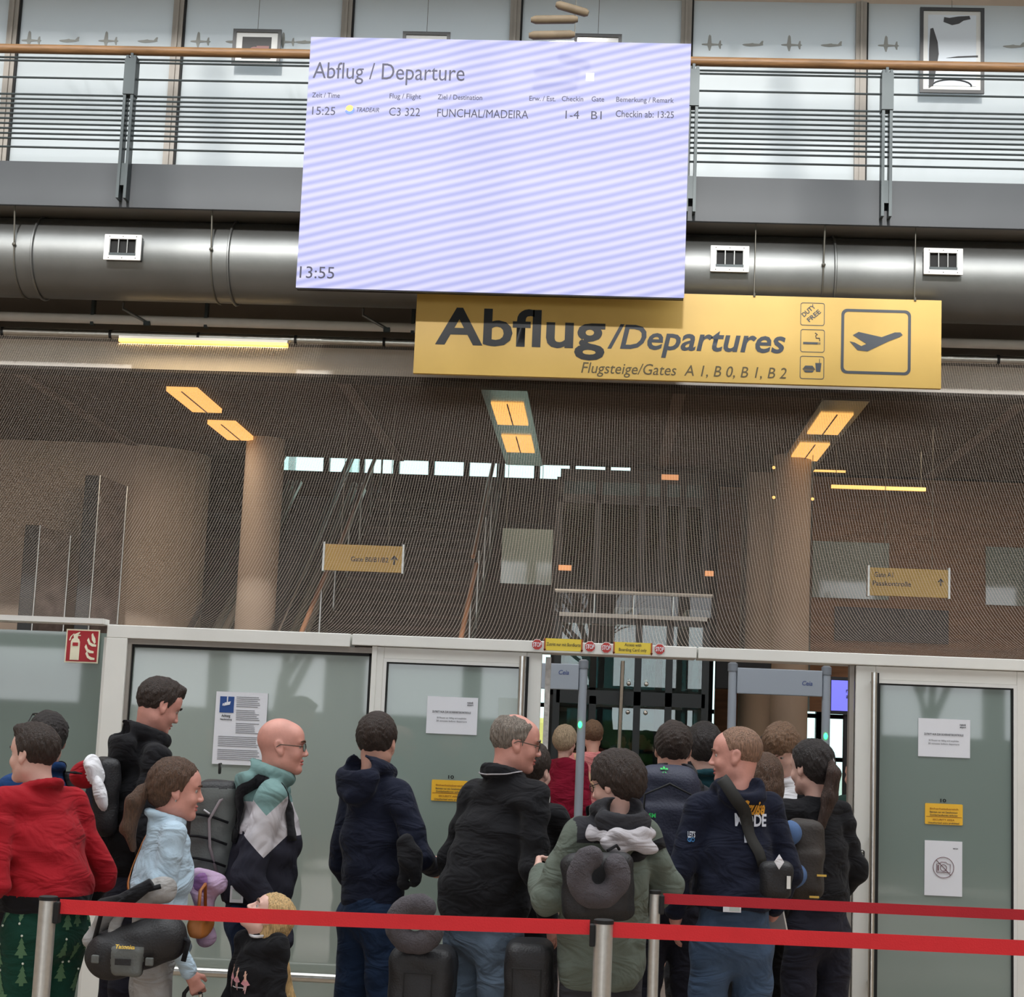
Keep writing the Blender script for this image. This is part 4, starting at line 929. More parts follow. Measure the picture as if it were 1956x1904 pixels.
    def sample(s,P):
        P=np.asarray(P,float).reshape(-1,3); q=(P-s.lo)/s.h; i=np.clip(np.floor(q).astype(int),0,s.n-2); f=np.clip(q-i,0,1); v=0
        for dx in (0,1):
            for dy in (0,1):
                for dz in (0,1):
                    v=v+s.F[i[:,0]+dx,i[:,1]+dy,i[:,2]+dz]*(f[:,0] if dx else 1-f[:,0])*(f[:,1] if dy else 1-f[:,1])*(f[:,2] if dz else 1-f[:,2])
        return v
    def grad(s,P):
        P=np.asarray(P,float).reshape(-1,3); e=s.h; g=np.stack([s.sample(P+np.eye(3)[i]*e)-s.sample(P-np.eye(3)[i]*e) for i in range(3)],1)
        return g/(np.linalg.norm(g,axis=1,keepdims=True)+1e-9)
    def snap(s,P,off=.004,it=8):
        P=np.asarray(P,float).reshape(-1,3).copy()
        for _ in range(it): P -= s.grad(P)*(s.sample(P)-off)[:,None]*.8
        return P
    def mesh(s, relax=1):
        F=s.F.copy(); F[0]=F[-1]=.2; F[:,0]=F[:,-1]=.2; F[:,:,0]=F[:,:,-1]=.2
        I=F<0; n=np.array(F.shape); 
        acc=np.zeros((*(n-1),3)); cnt=np.zeros(n-1)
        offs=[(0,0,0),(1,0,0),(0,1,0),(1,1,0),(0,0,1),(1,0,1),(0,1,1),(1,1,1)]
        def sub(A,o): return A[o[0]:o[0]+n[0]-1,o[1]:o[1]+n[1]-1,o[2]:o[2]+n[2]-1]
        for a in range(8):
            for ax in range(3):
                o=list(offs[a])
                if o[ax]: continue
                o2=o.copy(); o2[ax]=1; fa,fb=sub(F,o),sub(F,o2); m=(fa<0)!=(fb<0)
                den=np.where(m,fa-fb,1); t=np.where(m,fa/den,0)
                for c in range(3):
                    acc[...,c]+=m*((o[c])+(t if c==ax else 0))
                cnt+=m
        act=cnt>0; idx=-np.ones(n-1,int); idx[act]=np.arange(act.sum())
        ijk=np.argwhere(act); V=s.lo+(ijk+acc[act]/cnt[act][:,None])*s.h
        Q=[]
        for ax in range(3):
            a0=[slice(None)]*3; a1=[slice(None)]*3; a0[ax]=slice(0,-1); a1[ax]=slice(1,None)
            A=I[tuple(a0)];B=I[tuple(a1)]; e=np.argwhere(A!=B); flip=A[tuple(e.T)]
            u,v=(ax+1)%3,(ax+2)%3
            ok=(e[:,u]>0)&(e[:,v]>0)&(e[:,u]<n[u]-1)&(e[:,v]<n[v]-1); e=e[ok]; flip=flip[ok]
            du=np.eye(3,dtype=int)[u];dv=np.eye(3,dtype=int)[v]
            q=np.stack([idx[tuple((e-du-dv).T)],idx[tuple((e-dv).T)],idx[tuple(e.T)],idx[tuple((e-du).T)]],1)
            q[~flip]=q[~flip][:,::-1]; Q.append(q)
        Q=np.concatenate(Q); Q=Q[(Q>=0).all(1)]
        for _ in range(relax):
            S_=np.zeros_like(V);C_=np.zeros(len(V))
            for a in range(4):
                b=(a+1)%4; np.add.at(S_,Q[:,a],V[Q[:,b]]);np.add.at(C_,Q[:,a],1); np.add.at(S_,Q[:,b],V[Q[:,a]]);np.add.at(C_,Q[:,b],1)
            V=V*.5+.5*S_/np.maximum(C_,1)[:,None]
        return V,Q
def np_mesh(name, V, Q, mats, parent=None, mi=None, loc=None):
    me=bpy.data.meshes.new(name); nq=len(Q)
    me.vertices.add(len(V)); me.vertices.foreach_set('co',np.asarray(V,dtype=np.float32).ravel())
    me.loops.add(nq*4); me.loops.foreach_set('vertex_index',Q.astype(np.int32).ravel())
    me.polygons.add(nq); me.polygons.foreach_set('loop_start',np.arange(0,nq*4,4,dtype=np.int32)); me.polygons.foreach_set('loop_total',np.full(nq,4,dtype=np.int32))
    me.polygons.foreach_set('use_smooth',np.ones(nq,dtype=bool))
    if not isinstance(mats,(list,tuple)): mats=[mats]
    for m in mats: me.materials.append(m)
    if mi is not None: me.polygons.foreach_set('material_index',mi.astype(np.int32))
    me.update(calc_edges=True); me.validate()
    o=bpy.data.objects.new(name,me); COL.objects.link(o)
    if parent: o.parent=parent
    return o
def join_vq(parts):
    V=[];Q=[];T=[];n=0
    for k,(v,q) in enumerate(parts): V.append(v);Q.append(q+n);T.append(np.full(len(q),k));n+=len(v)
    return np.concatenate(V),np.concatenate(Q),np.concatenate(T)

# ---------------------------------------------------------------- materials for people
def cloth(name, rgb, bump=.12, noise=.08, rough=.92, fold=.55, **k): return mat(name,rgb,rough,noise=noise,nscale=9,bump=bump,bscale=160,sheen=.04,spec=.2,fold=fold,**k)
M_skin=mat('skin',(206,158,140),.5,noise=.07,nscale=14,bump=.06,bscale=90)
M_skin_pale=mat('skin_pale',(216,174,160),.5,noise=.06,nscale=14,bump=.05,bscale=90)
M_skin_red=mat('skin_ruddy',(204,146,132),.5,noise=.1,nscale=16,bump=.07,bscale=90)
M_lip=mat('lips',(186,104,98),.5); M_eyew=mat('eye_white',(176,166,160),.4); M_iris=mat('eye_iris',(60,48,40),.3)
def hairm(name, rgb): return mat(name,rgb,.55,noise=.45,nscale=40,bump=1.0,bscale=70,stretch=(4,4,.6))
H_dark=hairm('hair_dark_brown',(48,35,28)); H_brown=hairm('hair_brown',(84,60,44)); H_black=hairm('hair_black',(34,27,26))
H_grey=hairm('hair_grey',(128,118,108)); H_blond=hairm('hair_blond',(206,172,120)); H_stub=hairm('hair_short_fair',(140,108,88)); H_mid=hairm('hair_mid_brown',(112,84,62))
M_lens=clear_glass('spectacle_lens',(235,240,240),.08)

def rotm(yaw=0,pitch=0,roll=0):
    """pitch>0 looks down, yaw>0 turns to the person's left, roll tilts"""
    return (Matrix.Rotation(yaw,3,'Z')@Matrix.Rotation(-pitch,3,'X')@Matrix.Rotation(roll,3,'Y'))
def head_field(h=.0042, face=1.0, fem=0, ear=True, neck=(0,-.03,-.17), fat=1.0):
    F=Field((-.11,-.14,-.235),(.11,.145,.15),h)
    F.ell((0,-.012,.034),(.076,.095,.088),0)
    F.ell((0,.022,-.03),(.062*fat,.068,.082),.03)
    F.ell((0,.045,.045),(.058,.048,.05),.02)
    F.cone((-.045*fat,.0,-.06),(-.012,.066,-.092),.022,.016,.025); F.cone((.045*fat,.0,-.06),(.012,.066,-.092),.022,.016,.025)
    F.ell((0,.074,-.095),(.022,.016,.016),.015)
    for s in (-1,1):
        F.ell((s*.038,.06,-.03),(.02,.022,.02),.02)
        F.cone((s*.012,.086,.026),(s*.043,.074,.026),.008,.007,.012)
        F.ell((s*.032,.100,.005),(.017,.016,.009),.012,'s')
    F.cone((0,.088,.014),(0,.106,-.026),.0055,.0105,.014); 
    for s in (-1,1): F.ell((s*.012,.1,-.031),(.008,.010,.007),.008)
    F.ell((0,.089,-.056),(.023,.010,.006),.006); F.ell((0,.087,-.068),(.020,.010,.007),.006); F.ell((0,.1,-.0615),(.024,.012,.0025),.004,'s')
    if ear:
        for s in (-1,1):
            F.ell((s*.079,-.008,.0),(.009,.019,.031),.006,rx=.25); F.ell((s*.075,.002,-.024),(.007,.010,.012),.006)
            F.ell((s*.088,-.006,.004),(.008,.011,.019),.005,'s',rx=.25)
    r=.054*fat*(.88 if fem else 1)
    F.slab((0,-.018,-.05),neck,(r,r*1.05),(r*.92,r*.92),.03)
    return F
def hair_field(style, h=.0045):
    F=Field((-.125,-.17,-.26),(.125,.13,.165),h)
    th={'short':.012,'crop':.006,'fade':.008,'full':.020,'tied':.012,'rim':.007,'girl':.012,'bowl':.019,'stub':.003}[style]
    top=.012 if style in('short','fade','full','bowl') else 0
    F.ell((0,-.014,.036),(.077+th,.096+th,.088+th),0)
    if top: F.ell((0,.02,.085),(.05,.07,.05),.02)
    if style in ('bowl','full'): F.ell((0,-.05,-.0),(.08,.07,.075),.03)
    if style=='tied': F.ell((0,-.045,-.01),(.072,.07,.07),.03)
    if style=='girl': F.ell((0,-.06,-.04),(.082,.07,.10),.03); F.cone((0,-.08,-.05),(0,-.1,-.22),.055,.04,.04)
    Y=[-.17,-.11,-.06,-.03,-.012,.008,.02,.03,.045,.07,.13]
    G={'short':[-.07,-.07,-.068,-.045,.015,.02,-.02,.03,.055,.078,.078],
       'fade':[-.05,-.05,-.05,-.035,.01,.02,-.015,.03,.055,.075,.075],
       'crop':[-.07,-.07,-.07,-.05,.02,.025,.0,.04,.065,.088,.088],
       'stub':[-.06,-.06,-.06,-.04,.02,.03,.02,.05,.075,.1,.1],
       'full':[-.1,-.1,-.095,-.07,-.01,.0,-.025,.02,.04,.05,.05],
       'bowl':[-.105,-.105,-.1,-.08,-.02,-.01,-.02,.0,.025,.03,.03],
       'tied':[-.10,-.09,-.08,-.05,.0,.005,-.01,.03,.05,.085,.085],
       'rim':[-.085,-.085,-.08,-.05,.012,.02,-.01,.03,.07,.12,.12],
       'girl':[-.3,-.3,-.3,-.3,-.1,-.02,-.01,.03,.05,.07,.07]}[style]
    F.clip(lambda x,y,z: (np.interp(y,Y,G)-z)*.75)
    if style=='rim': # bald crown
        F.ell((0,.05,.13),(.055,.125,.07),.01,'s')
    if style=='crop': pass
    if style=='fade': F.cone((-.035,.062,.105),(.035,.062,.105),.018,.018,.02)
    F.wrinkle(.0030 if style not in('stub','crop') else .0012, 75, len(style)+1, .35)
    return F
class Person:
    pass
def person(label, px, ptop, Y, yaw, skin, hair=None, top=None, legs=None, H=None, wd=1.0, lean=0, side=0, arms=None, head=(0,0,0),
           hood=None, hem=.50, trouser=None, fem=0, fat=1.0, res=.009, topname='hoodie', legname='trousers', collar=None, hands=('relax','relax'),
           glasses=None, hs=1.0, child=False, sleeve=1.0, belly=0, loose=0, seed=1, footdir=0, eyebrow=None, headshift=(0,0), skinarms=False, shoulder=1.0, chain=False, bx=None):
    P=Person(); p=at(px,ptop,Y); H=p.z if H is None else H
    ph=p; p=at(bx,ptop+200,Y) if bx is not None else at(px,ptop+60,Y); dxw=at(px,ptop+60,Y).x-p.x; ya=math.radians(yaw); off=np.array((dxw*math.cos(ya), -dxw*math.sin(ya)))
    s=H/1.75 if not child else H/1.62
    root=thing('person',label,'person',(p.x,Y,0)); root.rotation_euler=(0,0,math.radians(yaw)); P.root=root; P.H=H; P.s=s
    hsz=hs*(1.0 if not child else .9)*(.96+.04*s)
    zc=H-.124*hsz
    L=lambda x,y,z: np.array((x*s,y*s,z*H))
    # lean: everything above the pelvis shears forward / sideways
    def post(v):
        v=np.array(v,float); u=max(0,(v[2]-.52*H)); v[:2]+=off*.72*u/(.32*H); v[1]+=u*math.tan(math.radians(lean)); v[0]+=u*math.tan(math.radians(side)); return v
    hx_,hy_=headshift
    hc=np.array((off[0]+hx_,off[1]+hy_,zc)); nb=post(L(0,-.03,.838)); P.hc=hc; P.nb=nb
    sh={}; el={}; wr={}
    A={'L':((-.225,-.03,.64),(-.225,.06,.51)),'R':((.225,-.03,.64),(.225,.06,.51))}
    if arms:
        for k,v in arms.items(): A[k]=v
    for k,sg in (('L',-1),('R',1)):
        sh[k]=post(L(sg*.152*wd*shoulder,-.0,.808)); el[k]=post(L(A[k][0][0]*(.55+.4*wd),*A[k][0][1:])); wr[k]=post(L(A[k][1][0]*(.55+.4*wd),*A[k][1][1:]))
    P.sh,P.el,P.wr=sh,el,wr
    # ---------------- skin body: head+neck fine, hands fine, rest coarse, one mesh
    R=rotm(*[math.radians(a) for a in head]); P.R=R; Rn=np.array(R)
    nbl=Rn.T@((nb-hc)/hsz)
    nbl=np.clip(nbl,(-.09,-.12,-.21),(.09,.1,-.12))
    HF=head_field(.0042 if res<.012 else .006, fem=fem, neck=tuple(nbl), fat=fat); hv,hq=HF.mesh(1)
    cen=hv[hq].mean(1)
    mi_h=np.where((cen[:,1]>.084)&(np.abs(cen[:,0])<.021)&(np.abs(cen[:,2]+.0615)<.0105),1,0)
    hv=(hv*hsz)@Rn.T+hc
    rb=.016; BF=Field((-.5*max(1,wd),-.45,0.02),(.5*max(1,wd),.6,H*.87),rb)
    c=.014
    BF.slab(L(0,0,.53),L(0,0,.60),(.145*wd*s-c,.105*s-c+belly),(.138*wd*s-c,.10*s+belly*1.2-c),.0)
    BF.slab(post(L(0,0,.62)),post(L(0,0,.75)),(.138*wd*s-c,.10*s+belly-c),(.148*wd*s-c,.108*s-c),.03)
    BF.cone(nb,sh['L'],.042*s,.042*s,.02); BF.cone(nb,sh['R'],.042*s,.042*s,.02)
    for k in 'LR': BF.chain([sh[k],el[k],wr[k]],[.042*s,.035*s,.026*s],.02)
    HP={'L':L(-.085*wd,0,.50),'R':L(.085*wd,0,.50)}; KN={'L':L(-.1,.01,.28),'R':L(.1,.01,.28)}; AN={'L':L(-.105,-.01,.05),'R':L(.105,-.01,.05)}
    for k in 'LR': BF.chain([HP[k],KN[k],AN[k]],[.078*s*wd**.5,.05*s,.036*s],.03); BF.ell(AN[k]+np.array((0,.06,-.005)),(.035*s,.1*s,.03),.02)
    bv,bq=BF.mesh(1)
    parts=[(hv,hq),(bv,bq)]
    P.hands={}
    for k,sg,mode in (('L',-1,hands[0]),('R',1,hands[1])):
        if mode=='none': continue
        d=wr[k]-el[k]; d=d/np.linalg.norm(d)
        hs_=s*(.98 if not child else 1.05); hv2,hq2,tip=hand(wr[k],d,sg,mode,hs_); parts.append((hv2,hq2)); P.hands[k]=tip
    V,Q,T=join_vq(parts); mi=np.zeros(len(Q)); mi[:len(hq)]=mi_h
    body=np_mesh('body',V,Q,[skin,M_lip],root,mi); P.body=body
    # eyes, eyebrows
    def HP_(v): return Vector(Rn@(np.array(v)*hsz)+hc)
    P.HP_=HP_
    if res<.012:
        for sg in (-1,1):
            e=MB(); e.ellipsoid((0,0,0),(.0122*hsz,)*3,12,8); n0=len(e.f)
            e.cur=1; e.ellipsoid((0,.0076*hsz,0),(.0066*hsz,.0056*hsz,.0066*hsz),10,6)
            o=e.build('eye',[M_eyew,M_iris],root,smooth='all'); o.location=HP_((sg*.031,.0715,.005)); o.rotation_euler=R.to_euler()
        if eyebrow:
            for sg in (-1,1):
                MB().tube([HP_((sg*.014,.099,.024)),HP_((sg*.03,.0965,.031)),HP_((sg*.047,.083,.026))],[.003,.004,.002],6).build('eyebrow',eyebrow,root,smooth='all')
    # ---------------- hair
    if hair:
        st,hm=hair; G=hair_field(st,.0048 if res<.012 else .007); v,q=G.mesh(1); v=(v*hsz)@Rn.T+hc
        P.hair=np_mesh('hair',v,q,hm,root)
    # ---------------- upper clothing
    if top is not None:
        m0=.5*max(1,wd)+.06
        pts=np.array([*sh.values(),*el.values(),*wr.values(),nb,post(L(0,0,.85)),L(0,0,hem)])
        mxx=pts.max(0)+.16; mnn=pts.min(0)-.19; mnn[0]=min(mnn[0],-.24*wd*s-.06); mxx[0]=max(mxx[0],.24*wd*s+.06); mnn[2]=hem*H-.03; mnn[1]-=.03; mnn[2]=min(mnn[2],wr['L'][2]-.07,wr['R'][2]-.07)
        F=Field(mnn,mxx,res); lo=loose
        hw=(.156*wd*s+lo); hd=(.115*s+belly+lo)
        F.slab(L(0,0,hem+.045),L(0,0,.60),(hw,hd),(.148*wd*s+lo,.112*s+belly*1.25+lo*.7),.0)
        F.slab(L(0,0,.58),post(L(0,0,.70)),(.148*wd*s+lo,.112*s+belly*1.2+lo*.7),(.158*wd*s+lo*.5,.122*s+belly*.5+lo*.5),.04)
        F.slab(post(L(0,0,.69)),post(L(0,-.005,.775)),(.158*wd*s+lo*.5,.12*s+belly*.5+lo*.5),(.15*wd*s,.105*s),.04)
        F.clip(lambda x,y,z: hem*H-z)
        for k in 'LR':
            F.cone(nb+np.array((0,0,-.018)),sh[k],.058*s,.058*s,.04)
            F.chain([sh[k],el[k]],[.060*s*(.5+.5*sleeve),.050*s*sleeve],.02)
            dd=(wr[k]-el[k]); F.chain([el[k],wr[k]-dd*.04],[.050*s*sleeve,.038*s*sleeve],.02)
        F.wrinkle(.0075,15,seed)
        if hood:
            hk=hood; c0=nb+np.array((0,.0,.03*s))
            ring=[c0+np.array((.082*s*math.sin(a),.085*s*math.cos(a),-.028*s*math.cos(a)+ (.018*s if hk=='big' else 0))) for a in np.linspace(0,2*math.pi,15)]
            for a_,b_ in zip(ring[:-1],ring[1:]): F.cone(a_,b_,.031*s,.031*s,.012)
            b0=nb+np.array((0,-.088*s,-.03*s))
            if hk=='small': b0=b0+np.array((0,.01,.03*s)); F.ell(b0,(.105*s,.042*s,.05*s),.03,rx=-.2)
            else: F.ell(b0,(.115*s,.05*s,.085*s),.03,rx=-.25)
            if hk=='big': F.ell(b0+np.array((0,-.008,.045*s)),(.108*s,.05*s,.05*s),.03)
            F.ell(nb+np.array((0,-.085*s,.055*s)),(.075*s,.05*s,.045*s),.02,'s')
            if hk!='small': F.cone(b0+np.array((-.1*s,.01,.04*s)),b0+np.array((0,-.035*s,-.05*s)),.02*s,.02*s,.02); F.cone(b0+np.array((.1*s,.01,.04*s)),b0+np.array((0,-.035*s,-.05*s)),.02*s,.02*s,.02)
        if collar:
            c0=nb+np.array((0,0,.02*s)); 
            ring=[c0+np.array((.074*s*math.sin(a),.08*s*math.cos(a)+.004,-.022*s*math.cos(a))) for a in np.linspace(0,2*math.pi,15)]
            for dz_ in ((0,.02) if collar=='tall' else (0,)):
                for a_,b_ in zip(ring[:-1],ring[1:]): F.cone(a_+np.array((0,0,dz_)),b_+np.array((0,0,dz_)),.017*s,.017*s,.015)
        P.F=F; v,q=F.mesh(1)
        mats,fn=(top if isinstance(top,tuple) else (top,None))
        mi=None
        if fn is not None: mi=fn(v[q].mean(1),P)
        P.top=np_mesh(topname,v,q,mats,root,mi)
    # ---------------- legs
    if trouser is not None:
        tw=1.12+loose*2
        F=Field((-.34*wd,-.26,.05),(.34*wd,.3,.66*H),.012); 
        F.slab(L(0,-.005,.50),L(0,0,.60),(.156*wd*s,.118*s+belly*.6),(.142*wd*s,.105*s+belly*.8),.0)
        for k in 'LR':
            F.chain([HP[k]+np.array((0,-.01,0)),KN[k],AN[k]+np.array((0,0,.03))],[.092*s*wd**.6*tw*.9,.066*s*tw,.052*s*tw],.025)
        F.wrinkle(.006,12,seed+9); v,q=F.mesh(1); P.TF=F
        P.legs=np_mesh(legname,v,q,trouser,root)
    for k in 'LR':
        F=Field((-.07,-.12,-.01),(.07,.2,.12),.012); F.ell((0,.04,.03),(.045*s,.13*s,.035),0); F.ell((0,-.03,.055),(.042*s,.055*s,.055),.03); F.clip(lambda x,y,z:-z)
        v,q=F.mesh(1); np_mesh('shoe',v+np.array((AN[k][0],AN[k][1]+.02,0)),q,M_shoe,root)
    if glasses:
        gm=glasses; o=[]
        for sg in (-1,1):
            cpts=[HP_((sg*.032+.023*math.cos(a),.105-.012*abs(math.sin(a))*0-abs(sg*.032+.023*math.cos(a))*.22,.002+.017*math.sin(a))) for a in np.linspace(0,2*math.pi,16,endpoint=False)]
            o.append(cpts)
        g=MB(); 
        for c_ in o: g.tube(c_,.0016*hsz,5,closed=True)
        g.tube([HP_((-.01,.104,.006)),HP_((.01,.104,.006))],.0018,5)
        for sg in (-1,1): g.tube([HP_((sg*.055,.093,.006)),HP_((sg*.074,.06,.008)),HP_((sg*.083,-.002,.012)),HP_((sg*.084,-.02,.0))],.0021,5)
        gf=g.build('glasses',gm,root)
        for c_ in o: MB().add(c_,[tuple(range(len(c_)))]).build('lens',M_lens,gf)
    return P
def hand(w,d,sg,mode,s):
    """palm, four jointed fingers and a thumb leaving the side of the palm"""
    d=np.array(d); up=np.array((sg*1.0,0,0.0)); n=np.cross(d,(0,1,0)) if abs(d[1])<.9 else np.cross(d,(0,0,1.))
    n=np.array((-sg*1.0,0,0))-d*(np.array((-sg*1.0,0,0))@d); n/=np.linalg.norm(n)    # palm faces the thigh
    sd=np.cross(d,n)*(sg); 
    if sd[1]<0 : sd=-sd                                                                # thumb side points forward
    if mode=='fist_in': n=np.array((0,1.,0))-d*d[1]; n/=np.linalg.norm(n); sd=np.cross(d,n); sd=sd if sd[0]*sg<0 else -sd
    F=Field(w-.16*s-.04,w+.2*s+.04,.0052)
    for o in (-.026,-.009,.009,.026): F.cone(w+d*.02*s,w+(d*.088+sd*o)*s,.017*s,.0125*s,.008)
    F.cone(w-d*.035*s,w+d*.03*s,.027*s,.024*s,.02)
    curl={'relax':.38,'fist':1.25,'fist_in':1.25,'open':.15}[mode]
    for i,(o,L) in enumerate(((.028,.066),(.0095,.076),(-.0095,.070),(-.027,.054))):
        b=w+(d*.088+sd*o)*s; dd=d.copy(); a=curl*(.55+.1*i)
        for j,f in enumerate((.45,.32,.23)):
            ca,sa=math.cos(a*(.9+.1*j)),math.sin(a*(.9+.1*j)); dn=np.cross(np.cross(dd,n),dd); dn/=np.linalg.norm(dn); dd=dd*ca+(n if j==0 else dn)*sa; dd/=np.linalg.norm(dd)
            e=b+dd*L*f*s; F.cone(b,e,(.0092-.0008*j)*s,(.0088-.0009*j)*s,.0022); b=e
    tb=w+(d*.028+sd*.024)*s; t1=tb+(d*.6+sd*.62+n*.35)*.036*s; t2=t1+(d*.85+sd*.15+n*.45)*.03*s; F.chain([tb,t1,t2],[.0135*s,.011*s,.0092*s],.006)
    v,q=F.mesh(1); return v,q,w+d*.08*s+n*.02*s
M_shoe=mat('dark_shoe',(40,38,40),.6)
def add_hair_tail(P,pts,rs,m,name='ponytail',band=None):
    lo=np.min(pts,0)-max(rs)-.03; hi=np.max(pts,0)+max(rs)+.03
    F=Field(lo,hi,.006); F.chain([np.array(p) for p in pts],rs,.02); F.wrinkle(.004,45,3,.15); v,q=F.mesh(1); o=np_mesh(name,v,q,m,P.root)
    if band is not None: MB().tube([Vector(pts[0])+Vector((rs[0]*1.05*math.cos(a),0,rs[0]*1.05*math.sin(a))) for a in np.linspace(0,2*math.pi,12,endpoint=False)],.006,6,closed=True).build('hair_band',band,P.root,smooth='all')
    return o
def strap(F,pts,wd,m,name,parent,th=.004,off=.005,n=26,snap=True,thick=None):
    """flat webbing laid over the clothing field"""
    pts=np.array(pts,float); t=np.linspace(0,len(pts)-1,n); C=np.stack([np.interp(t,np.arange(len(pts)),pts[:,i]) for i in range(3)],1)
    for _ in range(3): C[1:-1]=(C[:-2]+2*C[1:-1]+C[2:])/4
    if snap: C=F.snap(C,off); 
    for _ in range(2): C[1:-1]=(C[:-2]+2*C[1:-1]+C[2:])/4
    N=F.grad(C) if F is not None else np.tile((0,-1.,0),(n,1)); T=np.gradient(C,axis=0); T/=np.linalg.norm(T,axis=1,keepdims=True)+1e-9
    B=np.cross(T,N); B/=np.linalg.norm(B,axis=1,keepdims=True)+1e-9
    V=[];Q=[]
    for i in range(n):
        for a,b in ((-1,0),(1,0),(1,1),(-1,1)): V.append(C[i]+B[i]*a*wd/2+N[i]*b*th)
    for i in range(n-1):
        for k in range(4): a=i*4+k;b=i*4+(k+1)%4; Q.append((a,b,b+4,a+4))
    Q.append((3,2,1,0)); Q.append(((n-1)*4,(n-1)*4+1,(n-1)*4+2,(n-1)*4+3))
    return np_mesh(name,np.array(V),np.array(Q),m,parent)
def loc(P,px,py,Y):
    """world point given by a pixel and depth, in the person's own frame"""
    return np.array(P.mi@at(px,py,Y))
def finish(P):
    P.root_m=Matrix.Translation(P.root.location)@Matrix.Rotation(P.root.rotation_euler[2],4,'Z'); P.mi=P.root_m.inverted(); return P
def bag(label,name,cat,P,parts,mats,fnmi=None,res=.009,lo=(-.3,-.3,-.4),hi=(.3,.3,.4),at_=None,wr=.004,yaw=None,part='body',group=None,tilt=0):
    """soft object built in its own frame, then placed; world position at_, heading yaw"""
    t=thing(name,label,cat,tuple(at_),group); t.rotation_euler=(0,tilt,math.radians(yaw or 0))
    F=Field(lo,hi,res); parts(F); 
    if wr: F.wrinkle(wr,16,5)
    v,q=F.mesh(1); mi=fnmi(v[q].mean(1)) if fnmi else None
    o=np_mesh(part,v,q,mats,t,mi); return t,F
def print_on(P,s,x0,x1,zb,zt,m,F=None,bold=.03,shear=0,sgn=-1,name='print',yfix=None,mesh=None,mirror=True):
    """lettering projected on the back (sgn=-1) or front of a garment, in the person's frame"""
    F=F or P.F; me=text_mesh(s,bold,shear) if mesh is None else mesh
    co=np.empty(len(me.vertices)*3); me.vertices.foreach_get('co',co); co=co.reshape(-1,3)
    lo_,hi_=co.min(0),co.max(0); u=(co[:,0]-lo_[0])/(hi_[0]-lo_[0]); v=(co[:,1]-lo_[1])/(hi_[1]-lo_[1])
    X=x0+(x1-x0)*u; Z=zb+(zt-zb)*v; y=np.full(len(X),sgn*.42); done=np.zeros(len(X),bool)
    for _ in range(60):
        d=F.sample(np.stack([X,y,Z],1)); done|=d<.003; y=np.where(done,y,y-sgn*np.maximum(.003,d*.7))
    out=np.stack([X,y+sgn*.005,Z],1); me.vertices.foreach_set('co',out.ravel()); me.materials.clear(); me.materials.append(m); me.update()
    o=bpy.data.objects.new(name,me); COL.objects.link(o); o.parent=P.root; return o
# ================================================================ PEOPLE (positions read on the ground plane, heights from the depth they stand at)
C_red=cloth('wool_red',(156,26,36)); C_green=cloth('velvet_green',(22,62,50),.2); C_black=cloth('cloth_black',(26,26,29)); C_charc=cloth('cloth_charcoal',(52,52,56))
C_navy=cloth('cloth_navy',(26,30,46)); C_denim=cloth('denim_mid_blue',(66,84,108),noise=.18); C_denimd=cloth('denim_dark',(34,50,76),noise=.2); C_grey=cloth('cloth_grey',(150,148,146))
C_ltden=cloth('denim_pale_blue',(178,200,216),noise=.06); C_olive=cloth('cloth_olive_green',(96,104,95)); C_teal=cloth('jersey_teal',(104,134,132)); C_jgrey=cloth('jersey_light_grey',(176,172,176)); C_nav2=cloth('jersey_dark_navy',(36,36,46))
C_blue=cloth('shell_blue',(30,62,110)); C_pink=cloth('cloth_pink',(206,128,126)); C_wine=cloth('cloth_wine_red',(128,18,44)); C_white=cloth('cloth_white',(222,222,226)); C_petrol=cloth('cloth_petrol',(24,58,66)); C_lilac=cloth('cloth_lilac',(182,156,184))
C_jeans=cloth('denim_washed',(98,114,132),noise=.2); C_tan=mat('tan_leather',(170,104,48),.5,noise=.1); C_plush=cloth('plush_grey',(84,80,84),bump=.8,noise=.18); C_bag=mat('bag_black_nylon',(28,28,31),.55,bump=.3,bscale=120); C_bagg=mat('bag_grey_nylon',(96,100,98),.6,bump=.2,bscale=120)
M_glf=mat('glasses_dark_frame',(70,60,50),.4)

# 1 ---- man with sunglasses on his head (behind the red sweater)
P=finish(person('man in a blue jacket with sunglasses pushed up on his head, behind the red sweater',88,1362,7.6,62,M_skin,('short',H_black),(C_blue),H=None,wd=1.1,trouser=C_black,collar='low',topname='jacket',seed=3,lean=2,head=(-30,0,0)))
H_darkp=hairm('hair_dark_ponytail',(58,40,32))
g=MB()
for sg in (-1,1): g.tube([P.HP_((sg*.033+.026*math.cos(a),.055+.018*math.sin(a),.118-.004*math.sin(a))) for a in np.linspace(0,2*math.pi,14,endpoint=False)],.003,5,closed=True)
for sg in (-1,1): g.tube([P.HP_((sg*.06,.055,.115)),P.HP_((sg*.088,.0,.085)),P.HP_((sg*.09,-.03,.06))],.003,5)
sgl=g.build('sunglasses',M_black,P.root,smooth='all')
for sg in (-1,1): MB().ellipsoid(P.HP_((sg*.033,.055,.118)),(.02,.014,.008),10,6).build('lens',mat('mirror_lens',(190,190,190),.1,metal=.8),sgl)
strap(P.F,[(.1,-.14,1.2),(.12,-.1,1.42),(.11,.0,1.47),(.1,.1,1.38)],.06,C_black,'shoulder_strap',P.root)

